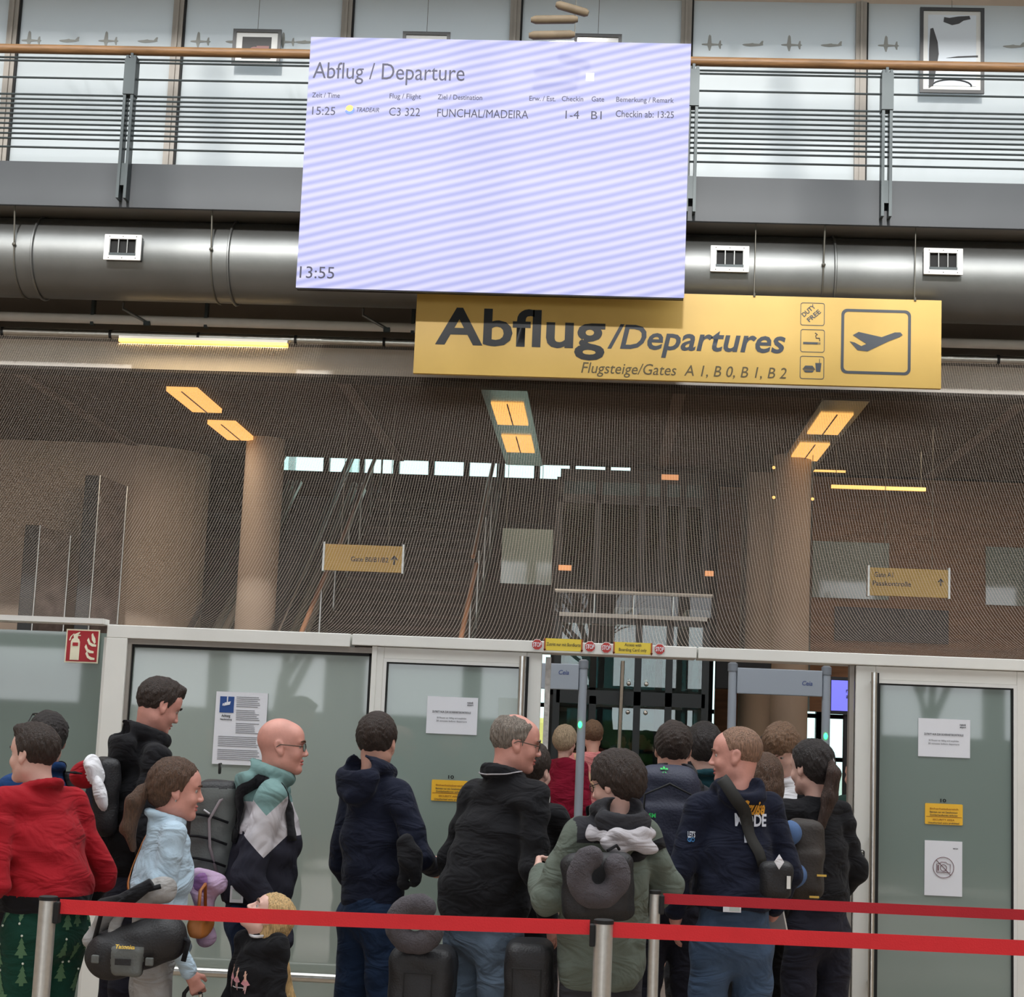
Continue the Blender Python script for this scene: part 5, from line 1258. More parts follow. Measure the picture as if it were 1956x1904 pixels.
# 2 ---- red sweater, christmas-tree trousers
def belt(c,P): return np.where(c[:,2]<.588*P.H+.12*(.03-c[:,0]**2),1,0)
P=finish(person('stout person in a red sweater and green fir-tree trousers at the left edge',64,1384,6.85,58,M_skin_pale,('fade',H_dark),([C_red,C_black],belt),bx=98,wd=1.22,belly=.05,hem=.545,trouser=C_green,topname='sweater',head=(12,0,0),seed=5,loose=.01,collar='low',
    arms={'L':((-.27,-.05,.62),(-.22,.16,.52)),'R':((.30,-.06,.62),(.25,.15,.52))},eyebrow=H_dark,shoulder=1.05)); P2=P
M_tr=mat('tree_print_green',(84,120,88),.9); M_dot=mat('tree_print_white',(214,220,206),.9)
tri=[(-.022,-.03),(-.007,-.03),(-.007,-.04),(.007,-.04),(.007,-.03),(.022,-.03),(.009,-.008),(.015,-.008),(.005,.012),(.009,.012),(0,.032),(-.009,.012),(-.005,.012),(-.015,-.008),(-.009,-.008)]
Fl=P.TF; rr=random.Random(3)
ang=math.radians(58)
for k in range(26):
    a_=math.radians(-215+ (k%7)*30+rr.uniform(-6,6)); z=.88-(k//7)*.12+rr.uniform(-.03,.03)
    d=np.array((math.cos(a_),math.sin(a_),0)); p=d*.36+np.array((0,0,z))
    for _ in range(50):
        v=Fl.sample(p[None])[0]
        if v<.004: break
        p=p-d*max(.003,v*.7)
    if np.linalg.norm(p[:2])<.05: continue
    g_=Fl.grad(p[None])[0]; tx=np.cross((0,0,1.),g_); tx/=np.linalg.norm(tx)+1e-9; up=np.cross(g_,tx); fl=1 if rr.random()>.35 else -1
    pts=np.array([p+tx*u*1.15+up*v*fl*1.15 for u,v in tri]); pts=Fl.snap(pts,.002,4)
    MB().add(pts,[tuple(range(len(pts)))]).build('tree_print',M_tr,P.root)
    q=p+up*.043*fl; q=Fl.snap(q[None],.002,4)[0]; MB().ellipsoid(q,(.005,.005,.005),6,4).build('tree_top',M_dot,P.root)

# 3 ---- tall man black hooded jacket
def inner(c,P): return np.where((c[:,2]>P.nb[2]-.02)&(np.hypot(c[:,0],c[:,1]-P.nb[1])<.085),1,0)
P=finish(person('tall man in a black hooded jacket looking down to the right, beside the white post',302,1296,7.55,-62,M_skin_red,('fade',H_dark),([C_black,C_charc],inner),bx=258,wd=.98,lean=0,hood='big',hem=.50,trouser=C_nav2,topname='jacket',head=(8,22,0),seed=6,loose=.012,eyebrow=H_dark)); P3=P
# 4 ---- denim shirt woman
P=finish(person('woman with a brown ponytail in a pale denim shirt and grey trousers',336,1450,6.75,-68,M_skin_red,('tied',H_brown),C_ltden,bx=306,wd=.88,hem=.62,trouser=C_grey,fem=1,topname='shirt',head=(-4,4,0),seed=8,collar='low',loose=.005,hands=('none','fist'),
    arms={'R':((.20,-.02,.62),(.19,.14,.465)),'L':((-.2,.03,.62),(-.15,.16,.5))},eyebrow=H_brown)); P4=P
hb=P.hc+np.array(P.R)@np.array((0,-.115,.0)); add_hair_tail(P,[hb,hb+np.array((0,-.045,-.06)),hb+np.array((.0,-.06,-.16)),hb+np.array((0,-.04,-.24))],[.026,.036,.03,.014],H_brown,band=C_black)
strap(P.F,[(-.13,-.03,1.27),(-.05,-.14,1.12),(.06,-.16,.95),(.12,-.13,.83)],.02,C_tan,'bag_strap',P.root)
MB().tube([P.HP_((.078,.0,-.034)),P.HP_((.079,.0,-.042))],.003,5).build('earring',M_steel,P.root)
# 5 ---- bald man, chevron hoodie
def chevron_mat():
    m=bpy.data.materials.new('chevron_jersey'); m.use_nodes=True; t=m.node_tree; b=t.nodes['Principled BSDF']; b.inputs['Roughness'].default_value=.92; b.inputs['Specular IOR Level'].default_value=.2
    tc=t.nodes.new('ShaderNodeTexCoord'); sp=t.nodes.new('ShaderNodeSeparateXYZ'); t.links.new(tc.outputs['Object'],sp.inputs[0])
    def M(op,a,b_=None):
        n=t.nodes.new('ShaderNodeMath'); n.operation=op
        for i,v in enumerate((a,b_)):
            if v is None: continue
            if isinstance(v,(int,float)): n.inputs[i].default_value=v
            else: t.links.new(v,n.inputs[i])
        return n.outputs[0]
    return m,t,b,sp,M
m5,t,b_,sp_,MM=chevron_mat()
# height line: v-shape on the arm (|y|) and on the chest
vy=MM('ABSOLUTE',MM('SUBTRACT',sp_.outputs['Y'],.03)); z=sp_.outputs['Z']
sid=MM('GREATER_THAN',MM('ABSOLUTE',sp_.outputs['X']),.125)
arm=MM('SUBTRACT',z,MM('MULTIPLY',vy,1.0)); tor=MM('SUBTRACT',z,0)
def pick(a,b): return MM('ADD',MM('MULTIPLY',a,sid),MM('MULTIPLY',b,MM('SUBTRACT',1.0,sid)))
l1=MM('GREATER_THAN',pick(arm,MM('ADD',tor,-.05)),1.305); l2=MM('GREATER_THAN',pick(arm,MM('ADD',tor,-.085)),1.135)
mx1=t.nodes.new('ShaderNodeMix'); mx1.data_type='RGBA'; mx1.inputs[6].default_value=(*lin((40,40,50)),1); mx1.inputs[7].default_value=(*lin((186,182,186)),1); t.links.new(l2,mx1.inputs[0])
mx2=t.nodes.new('ShaderNodeMix'); mx2.data_type='RGBA'; mx2.inputs[7].default_value=(*lin((112,142,140)),1); t.links.new(mx1.outputs[2],mx2.inputs[6]); t.links.new(l1,mx2.inputs[0]); t.links.new(mx2.outputs[2],b_.inputs['Base Color'])
n3=t.nodes.new('ShaderNodeTexNoise'); n3.inputs['Scale'].default_value=6; n3.inputs['Detail'].default_value=2.5; n3.inputs['Distortion'].default_value=1.3
b3=t.nodes.new('ShaderNodeBump'); b3.inputs['Strength'].default_value=.55; b3.inputs['Distance'].default_value=.06
for c_ in t.nodes:
    if c_.type=='TEX_COORD': t.links.new(c_.outputs['Object'],n3.inputs['Vector'])
t.links.new(n3.outputs['Fac'],b3.inputs['Height']); t.links.new(b3.outputs[0],b_.inputs['Normal'])
P=finish(person('bald man in glasses and a teal, grey and navy chevron hoodie',538,1371,7.2,-82,M_skin_red,None,m5,bx=500,wd=1.0,hood='big',hem=.545,trouser=C_denimd,glasses=M_glf,seed=11,belly=.02,sleeve=1.3,loose=.018,fat=1.05,
    arms={'R':((.235,-.05,.62),(.22,.14,.47))},eyebrow=H_mid,hands=('relax','none'))); P5=P
# 6 ---- blonde girl
P=finish(person('small blonde girl in a black top with her head thrown back, looking up',508,1703,6.7,148,M_skin_pale,('girl',H_blond),([C_black],None),child=True,hs=.9,bx=486,wd=.95,hem=.5,trouser=C_nav2,topname='long_sleeved_top',head=(-48,-42,0),seed=13,hands=('relax','relax'),arms={'L':((-.22,.02,.6),(-.2,.16,.5)),'R':((.25,-.02,.6),(.22,.12,.45))},collar='low',eyebrow=H_mid,headshift=(0,-.01))); P6=P
c=P.nb; ring=[(c[0]+.055*math.sin(a),c[1]+.062*math.cos(a)+.008,c[2]+.018-.02*math.cos(a)) for a in np.linspace(0,2*math.pi,20,endpoint=False)]
MB().tube(ring,.006,6,closed=True).build('white_neckline',C_white,P.root,smooth='all')
hb=P.hc+np.array(P.R)@np.array((0,-.07,-.04)); add_hair_tail(P,[hb,hb+np.array((-.01,-.04,-.12)),hb+np.array((-.03,-.07,-.24)),hb+np.array((-.035,-.08,-.36))],[.045,.034,.028,.012],H_blond,'long_hair')
M_dp=mat('dancer_pink',(214,150,160),.8)
def poly_mesh(pl):
    me=bpy.data.meshes.new('emblem'); me.from_pydata([(x,y,0) for x,y in pl],[],[tuple(range(len(pl)))]); return me
for k,dx in enumerate((.06,.02,-.025)):
    x=dx; z=P.H*.685-.008*k
    print_on(P,'',x-.010,x+.010,z+.005,z+.045,mat('dancer_skin',(222,180,160),.8),sgn=1,name='dancer_print',mesh=poly_mesh([(.3,0),(.7,0),(.75,.5),(1,.45),(.7,.65),(.65,.75),(.7,.9),(.5,1),(.3,.9),(.35,.75),(.3,.65),(0,.8),(.25,.5)]))
    print_on(P,'',x-.02,x+.02,z-.012,z+.012,M_dp,sgn=1,name='skirt_print',mesh=poly_mesh([(0,.2),(.3,0),(.7,.05),(1,.3),(.65,1),(.35,1)]))
    print_on(P,'',x-.008,x+.008,z-.042,z-.010,mat('dancer_leg',(190,150,150),.8),sgn=1,name='legs_print',mesh=poly_mesh([(.3,0),(.5,.1),(.6,.5),(.95,.3),(.8,1),(.2,1)]))
print_on(P,'~',-.03,.045,P.H*.645,P.H*.652,C_white,sgn=1,name='script_print')
# 7 ---- young man navy hoodie, back
P=finish(person('young man in a navy hoodie seen from behind, in front of the middle door post',720,1364,7.45,-38,M_skin,('short',H_dark),C_navy,bx=718,wd=.9,hood='big',hem=.505,trouser=C_denimd,seed=17,head=(24,4,0),loose=.008,sleeve=1.1,
    arms={'L':((-.225,-.0,.62),(-.2,.14,.52)),'R':((.30,.02,.655),(.14,.26,.62))})); P7=P
strap(None,[(-.12,-.13,.83),(0,-.15,.825),(.12,-.13,.83)],.02,C_white,'shirt_tail',P.root,snap=False) if False else None
F=Field((-.24,-.2,.78),(.24,.22,.92),.01); F.slab((0,0,.84),(0,0,.9),(.15,.115),(.15,.115),0); F.clip(lambda x,y,z:.845-z); v,q=F.mesh(1); np_mesh('white_shirt_hem',v,q,C_white,P.root)
# 8 ---- older man in black jacket
def pipe_(c,P): return np.zeros(len(c))
P=finish(person('older man with grey hair, glasses and a black jacket, right of the left sliding door',985,1364,7.15,-42,M_skin_red,('rim',H_grey),C_black,bx=932,wd=1.12,belly=.045,hem=.505,trouser=C_jeans,glasses=M_glf,topname='jacket',seed=19,head=(-38,8,0),collar='tall',loose=.02,fat=1.08,sleeve=1.15,
    arms={'L':((-.25,0,.64),(-.24,.1,.52)),'R':((.26,-.02,.65),(.27,.10,.535))},hands=('none','relax'),eyebrow=H_grey)); P8=P
strap(P.F,[P.nb+np.array((-.09,.02,.045)),P.nb+np.array((-.05,-.09,.035)),P.nb+np.array((.05,-.09,.035)),P.nb+np.array((.09,.02,.045))],.005,C_jgrey,'collar_piping',P.root,off=.003)
# 11 --- boy olive jacket
def olive(c,P): 
    n=P.nb; return np.where((c[:,2]>n[2]-.085)&(c[:,1]<n[1]+.02)&(np.abs(c[:,0])<.15),1,0)
P=finish(person('boy with dark hair and black glasses in an olive green parka with a grey hood',1178,1438,6.75,22,M_skin_pale,('bowl',H_dark),([C_olive,C_charc],olive),bx=1155,wd=.98,hood='big',hem=.44,trouser=C_charc,glasses=M_black,topname='parka',seed=23,head=(38,12,0),loose=.034,sleeve=1.3,
    arms={'L':((-.29,.0,.65),(-.25,.2,.70)),'R':((.30,.0,.68),(.30,.16,.63))},hands=('fist','none'),fem=1)); P11=P
# pale sweatshirt hood lying over the parka
F=Field((-.2,-.3,P.nb[2]-.22),(.2,.14,P.nb[2]+.1),.008)
for a in np.linspace(math.radians(70),math.radians(290),11)[:-1]:
    f=lambda a:P.nb+np.array((.125*math.sin(a),.125*math.cos(a)-.01,-.035+.03*math.cos(a)))
    F.cone(f(a),f(a+math.radians(22)),.022,.022,.015)
F.ell(P.nb+np.array((.0,-.15,-.07)),(.12,.03,.05),.03); F.wrinkle(.008,22,4); v,q=F.mesh(1); np_mesh('sweatshirt_hood',v,q,C_jgrey,P.root)
# 12 --- man with navy backpack
P=finish(person('man with short dark hair and a charcoal hooded jacket, wearing a navy backpack',1285,1381,7.95,4,M_skin,('short',H_dark),C_charc,wd=.88,hood='big',hem=.50,trouser=C_nav2,seed=29,topname='jacket',loose=.01)); P12=P
# 13 --- dark bobbed woman
P=finish(person('woman with a full dark bob and a petrol top, queueing between two men',1344,1384,9.0,20,M_skin_pale,('bowl',H_black),C_petrol,wd=.85,hem=.48,trouser=C_black,seed=31,fem=1,topname='top',head=(-20,8,0),collar='low')); P13=P
# 14 --- Cruise mode man
P=finish(person('man with cropped fair hair in a navy Cruise Mode hoodie, looking left',1406,1388,7.15,12,M_skin_red,('stub',H_stub),C_navy,bx=1402,wd=.98,belly=.03,hood='small',hem=.575,trouser=C_denim,seed=37,head=(68,2,0),fat=1.06,loose=.008,sleeve=1.1,
    arms={'L':((-.25,-.03,.66),(-.245,.03,.56)),'R':((.25,-.02,.66),(.23,.10,.57))},eyebrow=H_stub)); P14=P
# 15 --- tall boy white shirt looking down
P=finish(person('boy with floppy brown hair and white shirt looking down in the doorway',1500,1386,8.8,150,M_skin_pale,('bowl',H_mid),([C_white,C_black],lambda c,P:np.where(np.abs(c[:,0])>.1,1,0)),wd=.92,hem=.48,trouser=C_black,seed=41,topname='shirt',head=(0,34,0),collar='low',headshift=(0,.05),eyebrow=H_mid)); P15=P
# 16 --- woman black ponytail
P=finish(person('woman in black with a long dark ponytail tied with a white band, seen from behind',1549,1415,7.8,26,M_skin_pale,('tied',H_black),C_black,bx=1562,wd=.92,hem=.565,trouser=C_nav2,fem=1,seed=43,topname='jumper',head=(16,6,0),loose=.01,sleeve=1.2,arms={'L':((-.24,0,.66),(-.2,.12,.6)),'R':((.24,0,.66),(.2,.12,.58))},hands=('none','relax'))); P16=P
hb=P.hc+np.array(P.R)@np.array((0,-.112,.02)); add_hair_tail(P,[hb,hb+np.array((.0,-.035,-.05)),hb+np.array((-.02,-.03,-.16)),hb+np.array((-.06,-.03,-.29))],[.02,.032,.034,.018],H_darkp,band=C_white)
# 17 --- brown-haired woman mostly hidden
P=finish(person('long-haired brunette woman mostly hidden behind the Cruise Mode hoodie',1458,1440,8.2,10,M_skin_pale,('girl',H_brown),C_black,wd=.9,hem=.48,trouser=C_black,fem=1,seed=47,topname='jacket',res=.012))
# --- people beyond the door
P=finish(person('white-haired woman in a wine red jacket beyond the left metal detector',1079,1386,13.95,-25,M_skin_pale,('full',hairm('hair_sandy_white',(190,168,140))),C_wine,H=1.76,wd=.95,hem=.48,trouser=cloth('trousers_royal_blue',(24,34,110)),seed=51,res=.012,topname='jacket',fem=1,sleeve=1.2,loose=.02))
P=finish(person('person in a pink jacket with a beige bag strap beyond the left metal detector',1131,1368,14.5,12,M_skin,('short',H_mid),C_pink,H=1.82,wd=1.15,hem=.48,trouser=C_black,seed=53,res=.012,topname='jacket',sleeve=1.25,loose=.03))
strap(P.F,[(-.14,-.02,1.5),(-.03,-.14,1.32),(.12,-.17,1.05),(.18,-.13,.95)],.05,mat('beige_webbing',(196,160,126),.8),'bag_strap',P.root)
P=finish(person('dark-haired man far back between the queue and the vestibule',1301,1370,12.6,70,M_skin,('short',H_black),C_black,H=1.79,wd=1,hem=.48,trouser=C_black,seed=57,res=.012))
P=finish(person('light brown haired person far behind the bobbed woman',1362,1382,12.2,-10,M_skin,('full',H_mid),C_charc,H=1.74,wd=.95,hem=.48,trouser=C_black,seed=59,res=.012))
P=finish(person('dark-haired man far behind the floppy-haired boy, turned this way',1468,1388,11.0,160,mat('skin_tanned',(176,110,76),.5),('short',H_dark),C_black,H=1.74,wd=1,hem=.48,trouser=C_black,seed=61,res=.012))
P=finish(person('person in a dark green coat at the right edge of the door opening',1640,1440,11.6,40,M_skin,('short',H_dark),cloth('coat_dark_green',(30,50,44)),H=1.62,wd=1.15,hem=.42,trouser=C_black,seed=63,res=.012,loose=.03))
# arm holding a bottle, behind the older man
P=finish(person('person in dark clothes mostly hidden behind the older man, holding a drinks bottle',1016,1422,7.75,-20,M_skin_pale,('short',H_dark),C_black,wd=.9,hem=.48,trouser=C_black,seed=67,res=.012,head=(-10,0,0),arms={'R':((.235,.06,.66),(.17,.22,.72))},hands=('none','fist'))); P9=P

# ================================================================ BAGS AND THINGS CARRIED
# backpack of the bald man
b0=at(412,1590,7.2)
t,F=bag('large black and grey trekking backpack worn by the bald man','backpack','backpack',P5,lambda F:(F.rbox((0,0,0),(.12,.09,.21),.07),F.rbox((0,-.07,-.03),(.10,.05,.15),.04,.02),F.rbox((0,0,.17),(.11,.09,.05),.04,.02)),[C_bag,C_bagg],
    lambda c:np.where((np.abs(c[:,0])>.075)&(c[:,2]<.19)&(c[:,1]>-.1),1,0),lo=(-.16,-.22,-.3),hi=(.16,.18,.3),at_=b0,yaw=-82)
for z_ in (.07,-.02,-.11): MB().tube([(.118,.06,z_-.02),(.124,0,z_),(.122,-.06,z_+.01),(.1,-.12,z_+.01)],.006,6).build('compression_strap',C_black,t,smooth='all')
MB().tube([(.118,.03,-.17),(.126,-.01,-.05),(.126,-.02,.06),(.118,.02,.14),(.1,.06,.17)],.007,6).build('piping',mat('piping_mauve_grey',(140,130,134),.6),t,smooth='all')
MB().tube([(.125,-.045,.1),(.127,-.02,.085)],.004,6).build('reflective_tab',C_white,t)
MB().tube([(0,.0,.25),(.03,0,.29),(-.03,0,.29),(0,0,.25)],.006,6).build('haul_loop',C_bagg,t,smooth='all')
MB().tube([(-.125,-.06,.08),(-.13,.06,.04)],.004,6).build('reflective_piping',C_white,t)
strap(P5.F,[(.11,-.16,1.2),(.12,-.1,1.40),(.1,.0,1.46),(.1,.1,1.38),(.13,.14,1.2)],.05,C_black,'shoulder_strap',t).matrix_parent_inverse=(t.matrix_basis.inverted())@P5.root_m
# black backpack of the tall man and red hat
b0=at(200,1520,7.4)
t,F=bag('slim black backpack on the back of the tall man','backpack','backpack',P3,lambda F:(F.rbox((0,0,0),(.11,.05,.17),.04),F.rbox((0,-.04,-.04),(.09,.03,.1),.025,.02)),C_bag,lo=(-.18,-.15,-.28),hi=(.18,.12,.28),at_=b0,yaw=-62)
MB().tube([(0,.06,.2),(.02,.07,.25),(-.02,.07,.25),(0,.06,.2)],.007,6).build('haul_loop',C_black,t,smooth='all')
MB().tube([(-.1,-.08,.05),(0,-.105,.055),(.1,-.08,.05)],.004,6).build('zip',M_gasket,t)
b0=at(163,1480,7.25); t,F=bag('red and white knitted hat hanging from the black backpack','hat','hat',P3,lambda F:(F.ell((0,0,0),(.068,.06,.062),0,),F.ell((.048,0,.0),(.028,.066,.07),.015)),[C_red,C_white],lambda c:np.where(c[:,0]>.03,1,0),res=.006,lo=(-.12,-.12,-.13),hi=(.13,.12,.13),at_=b0,yaw=-10,tilt=math.radians(-20),part='crown')
MB().tube([(-.05,-.066,.03),(-.01,-.072,.015),(.02,-.066,.0)],[.003,.007,.003],6).build('black_stripe',C_black,t)
MB().ellipsoid((.06,-.03,-.10),(.03,.025,.08),12,8).build('white_tail',C_white,t,smooth='all')
# duffel bag
b0=at(262,1808,6.45)
t,F=bag('black travel duffel with a grey pocket hanging at the hip of the woman in denim','duffel_bag','bag',P4,lambda F:(F.cone((-.10,0,-.035),(.10,0,.035),.095,.09,0),F.rbox((-.01,-.078,-.045),(.06,.028,.055),.022,.02)),[C_bag,C_bagg],
    lambda c:np.where((c[:,1]<-.08)&(np.abs(c[:,0]+.01)<.06)&(c[:,2]<.01)&(c[:,2]>-.12),1,0),res=.007,lo=(-.27,-.15,-.18),hi=(.27,.14,.18),at_=b0,yaw=0)
Pb=Person(); Pb.root=t; print_on(Pb,'Tatonka',-.055,.02,.004,.018,mat('logo_yellow',(214,176,60),.6),F=F,shear=0); print_on(Pb,'I',-.05,.01,-.055,-.032,C_bag,F=F,name='pocket_badge')
MB().tube([(-.16,-.02,.02),(-.13,-.06,.12),(-.02,-.05,.2),(.08,-.02,.23)],.010,6).build('carry_strap',C_black,t,smooth='all')
MB().tube([(.165,-.02,.05),(.2,-.02,.03),(.19,-.04,-.04)],.010,6).build('end_handle',C_black,t,smooth='all')
for x in (-.13,.075): MB().box(x-.015,x+.015,-.1,-.085,-.055,-.025).build('buckle_tab',C_bagg,t,bevel=.004)
def clothpile(label,name,px,py,Y,m,parts,res=.008,ext=.22,cat='jacket'):
    t,F=bag(label,name,cat,None,parts,m,res=res,lo=(-ext,-ext*.8,-ext),hi=(ext,ext*.8,ext),at_=at(px,py,Y),wr=.01,part='cloth'); return t,F
t,F=clothpile('light grey jacket stuffed over the black duffel bag','grey_jacket',268,1722,6.5,C_grey,lambda F:(F.cone((-.10,0,-.05),(.09,0,.05),.03,.05,0),F.cone((-.12,0,-.04),(-.17,-.03,-.15),.03,.03,.02),F.cone((-.05,-.04,-.02),(-.08,-.08,-.12),.03,.02,.02)))
MB().tube([(-.14,-.04,-.02),(-.05,-.08,.0),(.06,-.08,.08)],[.03,.035,.02],8).build('black_lining',C_black,t,smooth='all')
t,F=clothpile('lilac child jacket carried beside the woman in denim','lilac_jacket',397,1712,6.95,C_lilac,lambda F:(F.cone((-.05,0,.07),(.03,0,.05),.045,.04,0),F.cone((-.02,0,.03),(.0,0,-.17),.05,.035,.04),F.ell((-.02,-.06,.06),(.045,.03,.05),.02,'s')))
MB().ellipsoid((-.02,-.02,.05),(.05,.03,.05),12,8).build('lilac_lining',cloth('lining_violet',(140,100,150)),t,smooth='all')
t,F=clothpile('mustard leather handbag behind the hand of the woman in denim','handbag',384,1762,6.85,C_tan,lambda F:F.rbox((0,0,0),(.035,.08,.06),.02),ext=.13,cat='bag')
MB().tube([(0,-.06,.05),(0,-.05,.13),(0,.03,.15),(0,.06,.05)],.007,6).build('bag_handle',C_tan,t,smooth='all')
# trolley of the woman
w_=np.array(P4.root_m@Vector(P4.hands['R'])); t=thing('suitcase','black trolley suitcase held by the woman in denim, only its handle in view','suitcase',(w_[0]-.01,w_[1],0))
g=MB(); x=w_[0]-.01; zt=w_[2]-.005; g.tube([(x-.04,w_[1],.55),(x-.035,w_[1],zt-.02),(x-.02,w_[1],zt),(x+.015,w_[1],zt),(x+.03,w_[1],zt-.02)],.0085,8); keep(g.build('telescopic_handle',M_black,smooth=True),t)
keep(MB().tube([(x+.03,w_[1],.55),(x+.03,w_[1],zt-.02)],.0085,8).build('handle_rod',M_steel,smooth=True),t)
keep(MB().box(x-.06,x+.18,w_[1]-.14,w_[1]+.14,.05,.56).build('case',C_bag,bevel=.03),t)
for dx in (-.03,.15):
    for dy in (-.11,.11): keep(MB().tube([(x+dx-.012,w_[1]+dy,.025),(x+dx+.012,w_[1]+dy,.025)],.025,12).build('wheel',M_black),t)
# boarding pass at the bald man's hip
p=at(452,1708,6.98); t=thing('folded_paper','white folded paper in the hip pocket of the bald man','paper',p); keep(MB().box(p.x-.028,p.x+.028,6.98,6.984,p.z-.034,p.z+.034).build('sheet',M_paper,bevel=.004),t)
keep(MB().box(p.x-.018,p.x+.018,6.977,6.98,p.z-.02,p.z+.02).build('print_block',M_pale),t)
t,F=clothpile('dark charcoal jacket carried over the arm of the young man in navy','dark_jacket',786,1640,7.15,C_black,lambda F:(F.cone((-.03,0,.07),(0,0,-.02),.035,.045,0),F.cone((0,0,0),(.02,0,-.09),.045,.03,.03),F.cone((-.02,0,0),(-.03,.02,-.1),.035,.025,.02)),ext=.2)
# grey pillow + black bags low in the middle
def pillow(F):
    pts=[((.068+.004*abs(a))*math.sin(a),0,-.075*math.cos(a)) for a in np.linspace(math.radians(-142),math.radians(142),15)]
    for a_,b_ in zip(pts[:-1],pts[1:]): F.cone(a_,b_,.044,.044,.006)
t,F=bag('grey plush neck pillow resting on the black trolley beside the older man','neck_pillow','pillow',None,pillow,C_plush,lo=(-.2,-.1,-.2),hi=(.2,.1,.2),at_=at(793,1765,6.75),yaw=0,tilt=math.radians(70),part='cushion',wr=.003)
for k,(px,Y,lb,w_) in enumerate(((812,6.9,'black soft trolley bag standing left of the jeans of the older man',.13),(1014,6.8,'black soft trolley bag standing right of the jeans of the older man',.095))):
    p=at(px,1790,Y); ht=p.z+(.02 if k else 0)
    t,F=bag(lb,'trolley_bag','suitcase',None,lambda F:(F.rbox((0,0,ht/2),(w_,.14,ht/2-.03),.05),F.rbox((0,-.13,ht/2-.1),(w_*.8,.03,ht/2-.25),.025,.02)),C_bag,res=.012,lo=(-w_-.05,-.22,0),hi=(w_+.05,.2,ht+.05),at_=(p.x,Y,0),part='case')
    MB().tube([(-.06,-.165,ht-.25),(-.06,-.165,ht-.12),(.05,-.165,ht-.12),(.05,-.165,ht-.25)],.003,6).build('zip',M_gasket,t)
    for dx in (-w_*.7,w_*.7): MB().tube([(dx-.012,0,.03),(dx+.012,0,.03)],.03,12).build('wheel',M_black,t)
# sling bag, strap and neck pillow on the parka boy
b0=at(1142,1694,6.5); t,F=bag('black sling bag on the back of the boy in the olive parka','sling_bag','bag',None,lambda F:(F.rbox((0,0,0),(.14,.055,.13),.05),F.rbox((0,-.05,-.05),(.1,.025,.05),.02,.02)),C_bag,lo=(-.19,-.12,-.18),hi=(.19,.1,.18),at_=b0,yaw=15,tilt=math.radians(-4))
MB().tube([(-.03,-.082,-.055),(0,-.086,-.065),(.03,-.082,-.055)],.004,6).build('metal_loop',M_steel,t)
A=[loc(P11,1112,1525,6.78),loc(P11,1138,1570,6.76),loc(P11,1160,1640,6.74)]; o=strap(P11.F,A,.042,C_black,'bag_strap',t,off=.008,n=14); o.matrix_parent_inverse=t.matrix_basis.inverted()@P11.root_m
A=[loc(P11,1158,1642,6.74),loc(P11,1205,1628,6.74),loc(P11,1262,1610,6.78)]; o=strap(P11.F,A,.042,C_black,'bag_strap',t,off=.008,n=14); o.matrix_parent_inverse=t.matrix_basis.inverted()@P11.root_m
t,F=bag('big grey plush neck pillow hanging on the sling bag of the boy in the parka','neck_pillow','pillow',None,pillow,C_plush,lo=(-.2,-.1,-.2),hi=(.2,.1,.2),at_=at(1143,1674,6.36),yaw=10,tilt=math.radians(18),part='cushion',wr=.004)
MB().tube([(.0,0,.1),(.03,.02,.13),(.05,.05,.12)],.006,6).build('snap_strap',C_black,t)
# navy backpack
b0=at(1272,1560,7.68); t,F=bag('navy backpack with green logo worn by the man in the charcoal jacket','backpack','backpack',None,lambda F:(F.rbox((0,0,0),(.15,.1,.23),.08),F.rbox((0,-.08,-.06),(.12,.045,.13),.04,.02)),mat('bag_navy',(38,42,62),.6,bump=.3,bscale=100),lo=(-.2,-.18,-.28),hi=(.2,.14,.28),at_=b0,yaw=4)
Pb=Person(); Pb.root=t; Mg=mat('logo_green',(40,190,90),.6); print_on(Pb,'*',-.04,-.005,.19,.225,Mg,F=F); print_on(Pb,'SM',-.09,-.06,-.0,.02,Mg,F=F)
MB().tube([(-.12,-.11,-.14),(-.11,-.12,.1),(-.0,-.12,.15),(.11,-.12,.1),(.12,-.11,-.14)],.005,6).build('zip',M_gasket,t,smooth='all')
for s_ in (-1,1): 
    o=strap(P12.F,[(s_*.1,-.15,1.3),(s_*.12,-.08,1.46),(s_*.11,.02,1.5),(s_*.1,.1,1.4)],.055,C_black,'shoulder_strap',t); o.matrix_parent_inverse=t.matrix_basis.inverted()@P12.root_m
# prints on the Cruise Mode hoodie
P=P14
def xz(px,py,Y=7.02): q=loc(P14,px,py,Y); return q[0],q[2]
M_or=mat('print_orange',(222,160,50),.7); M_pw=mat('print_white',(214,220,232),.7)
x0,z0=xz(1412,1556); x1,z1=xz(1471,1530); print_on(P,'Cruise',x0,x1,z0,z1,M_or,shear=.3,name='hoodie_lettering')
x0,z0=xz(1405,1578); x1,z1=xz(1475,1556); print_on(P,'MODE',x0,x1,z0,z1,M_pw,bold=.03,name='hoodie_lettering')
def poly_mesh(pl):
    me=bpy.data.meshes.new('emblem'); me.from_pydata([(x,y,0) for x,y in pl],[],[tuple(range(len(pl)))]); return me
x0,z0=xz(1421,1609); x1,z1=xz(1447,1584); print_on(P,'',x0,x1,z0,z1,M_pw,name='emblem',mesh=poly_mesh([(0,0),(1,0),(1.05,.2),(.95,.5),(.9,.85),(.6,1),(.2,.95),(0,.7)]))
anc=[(.46,.1),(.2,.25),(.12,.45),(.2,.4),(.44,.24),(.44,.62),(.3,.62),(.3,.7),(.44,.7),(.4,.85),(.5,.95),(.6,.85),(.56,.7),(.7,.7),(.7,.62),(.56,.62),(.56,.24),(.8,.4),(.88,.45),(.8,.25),(.54,.1)]
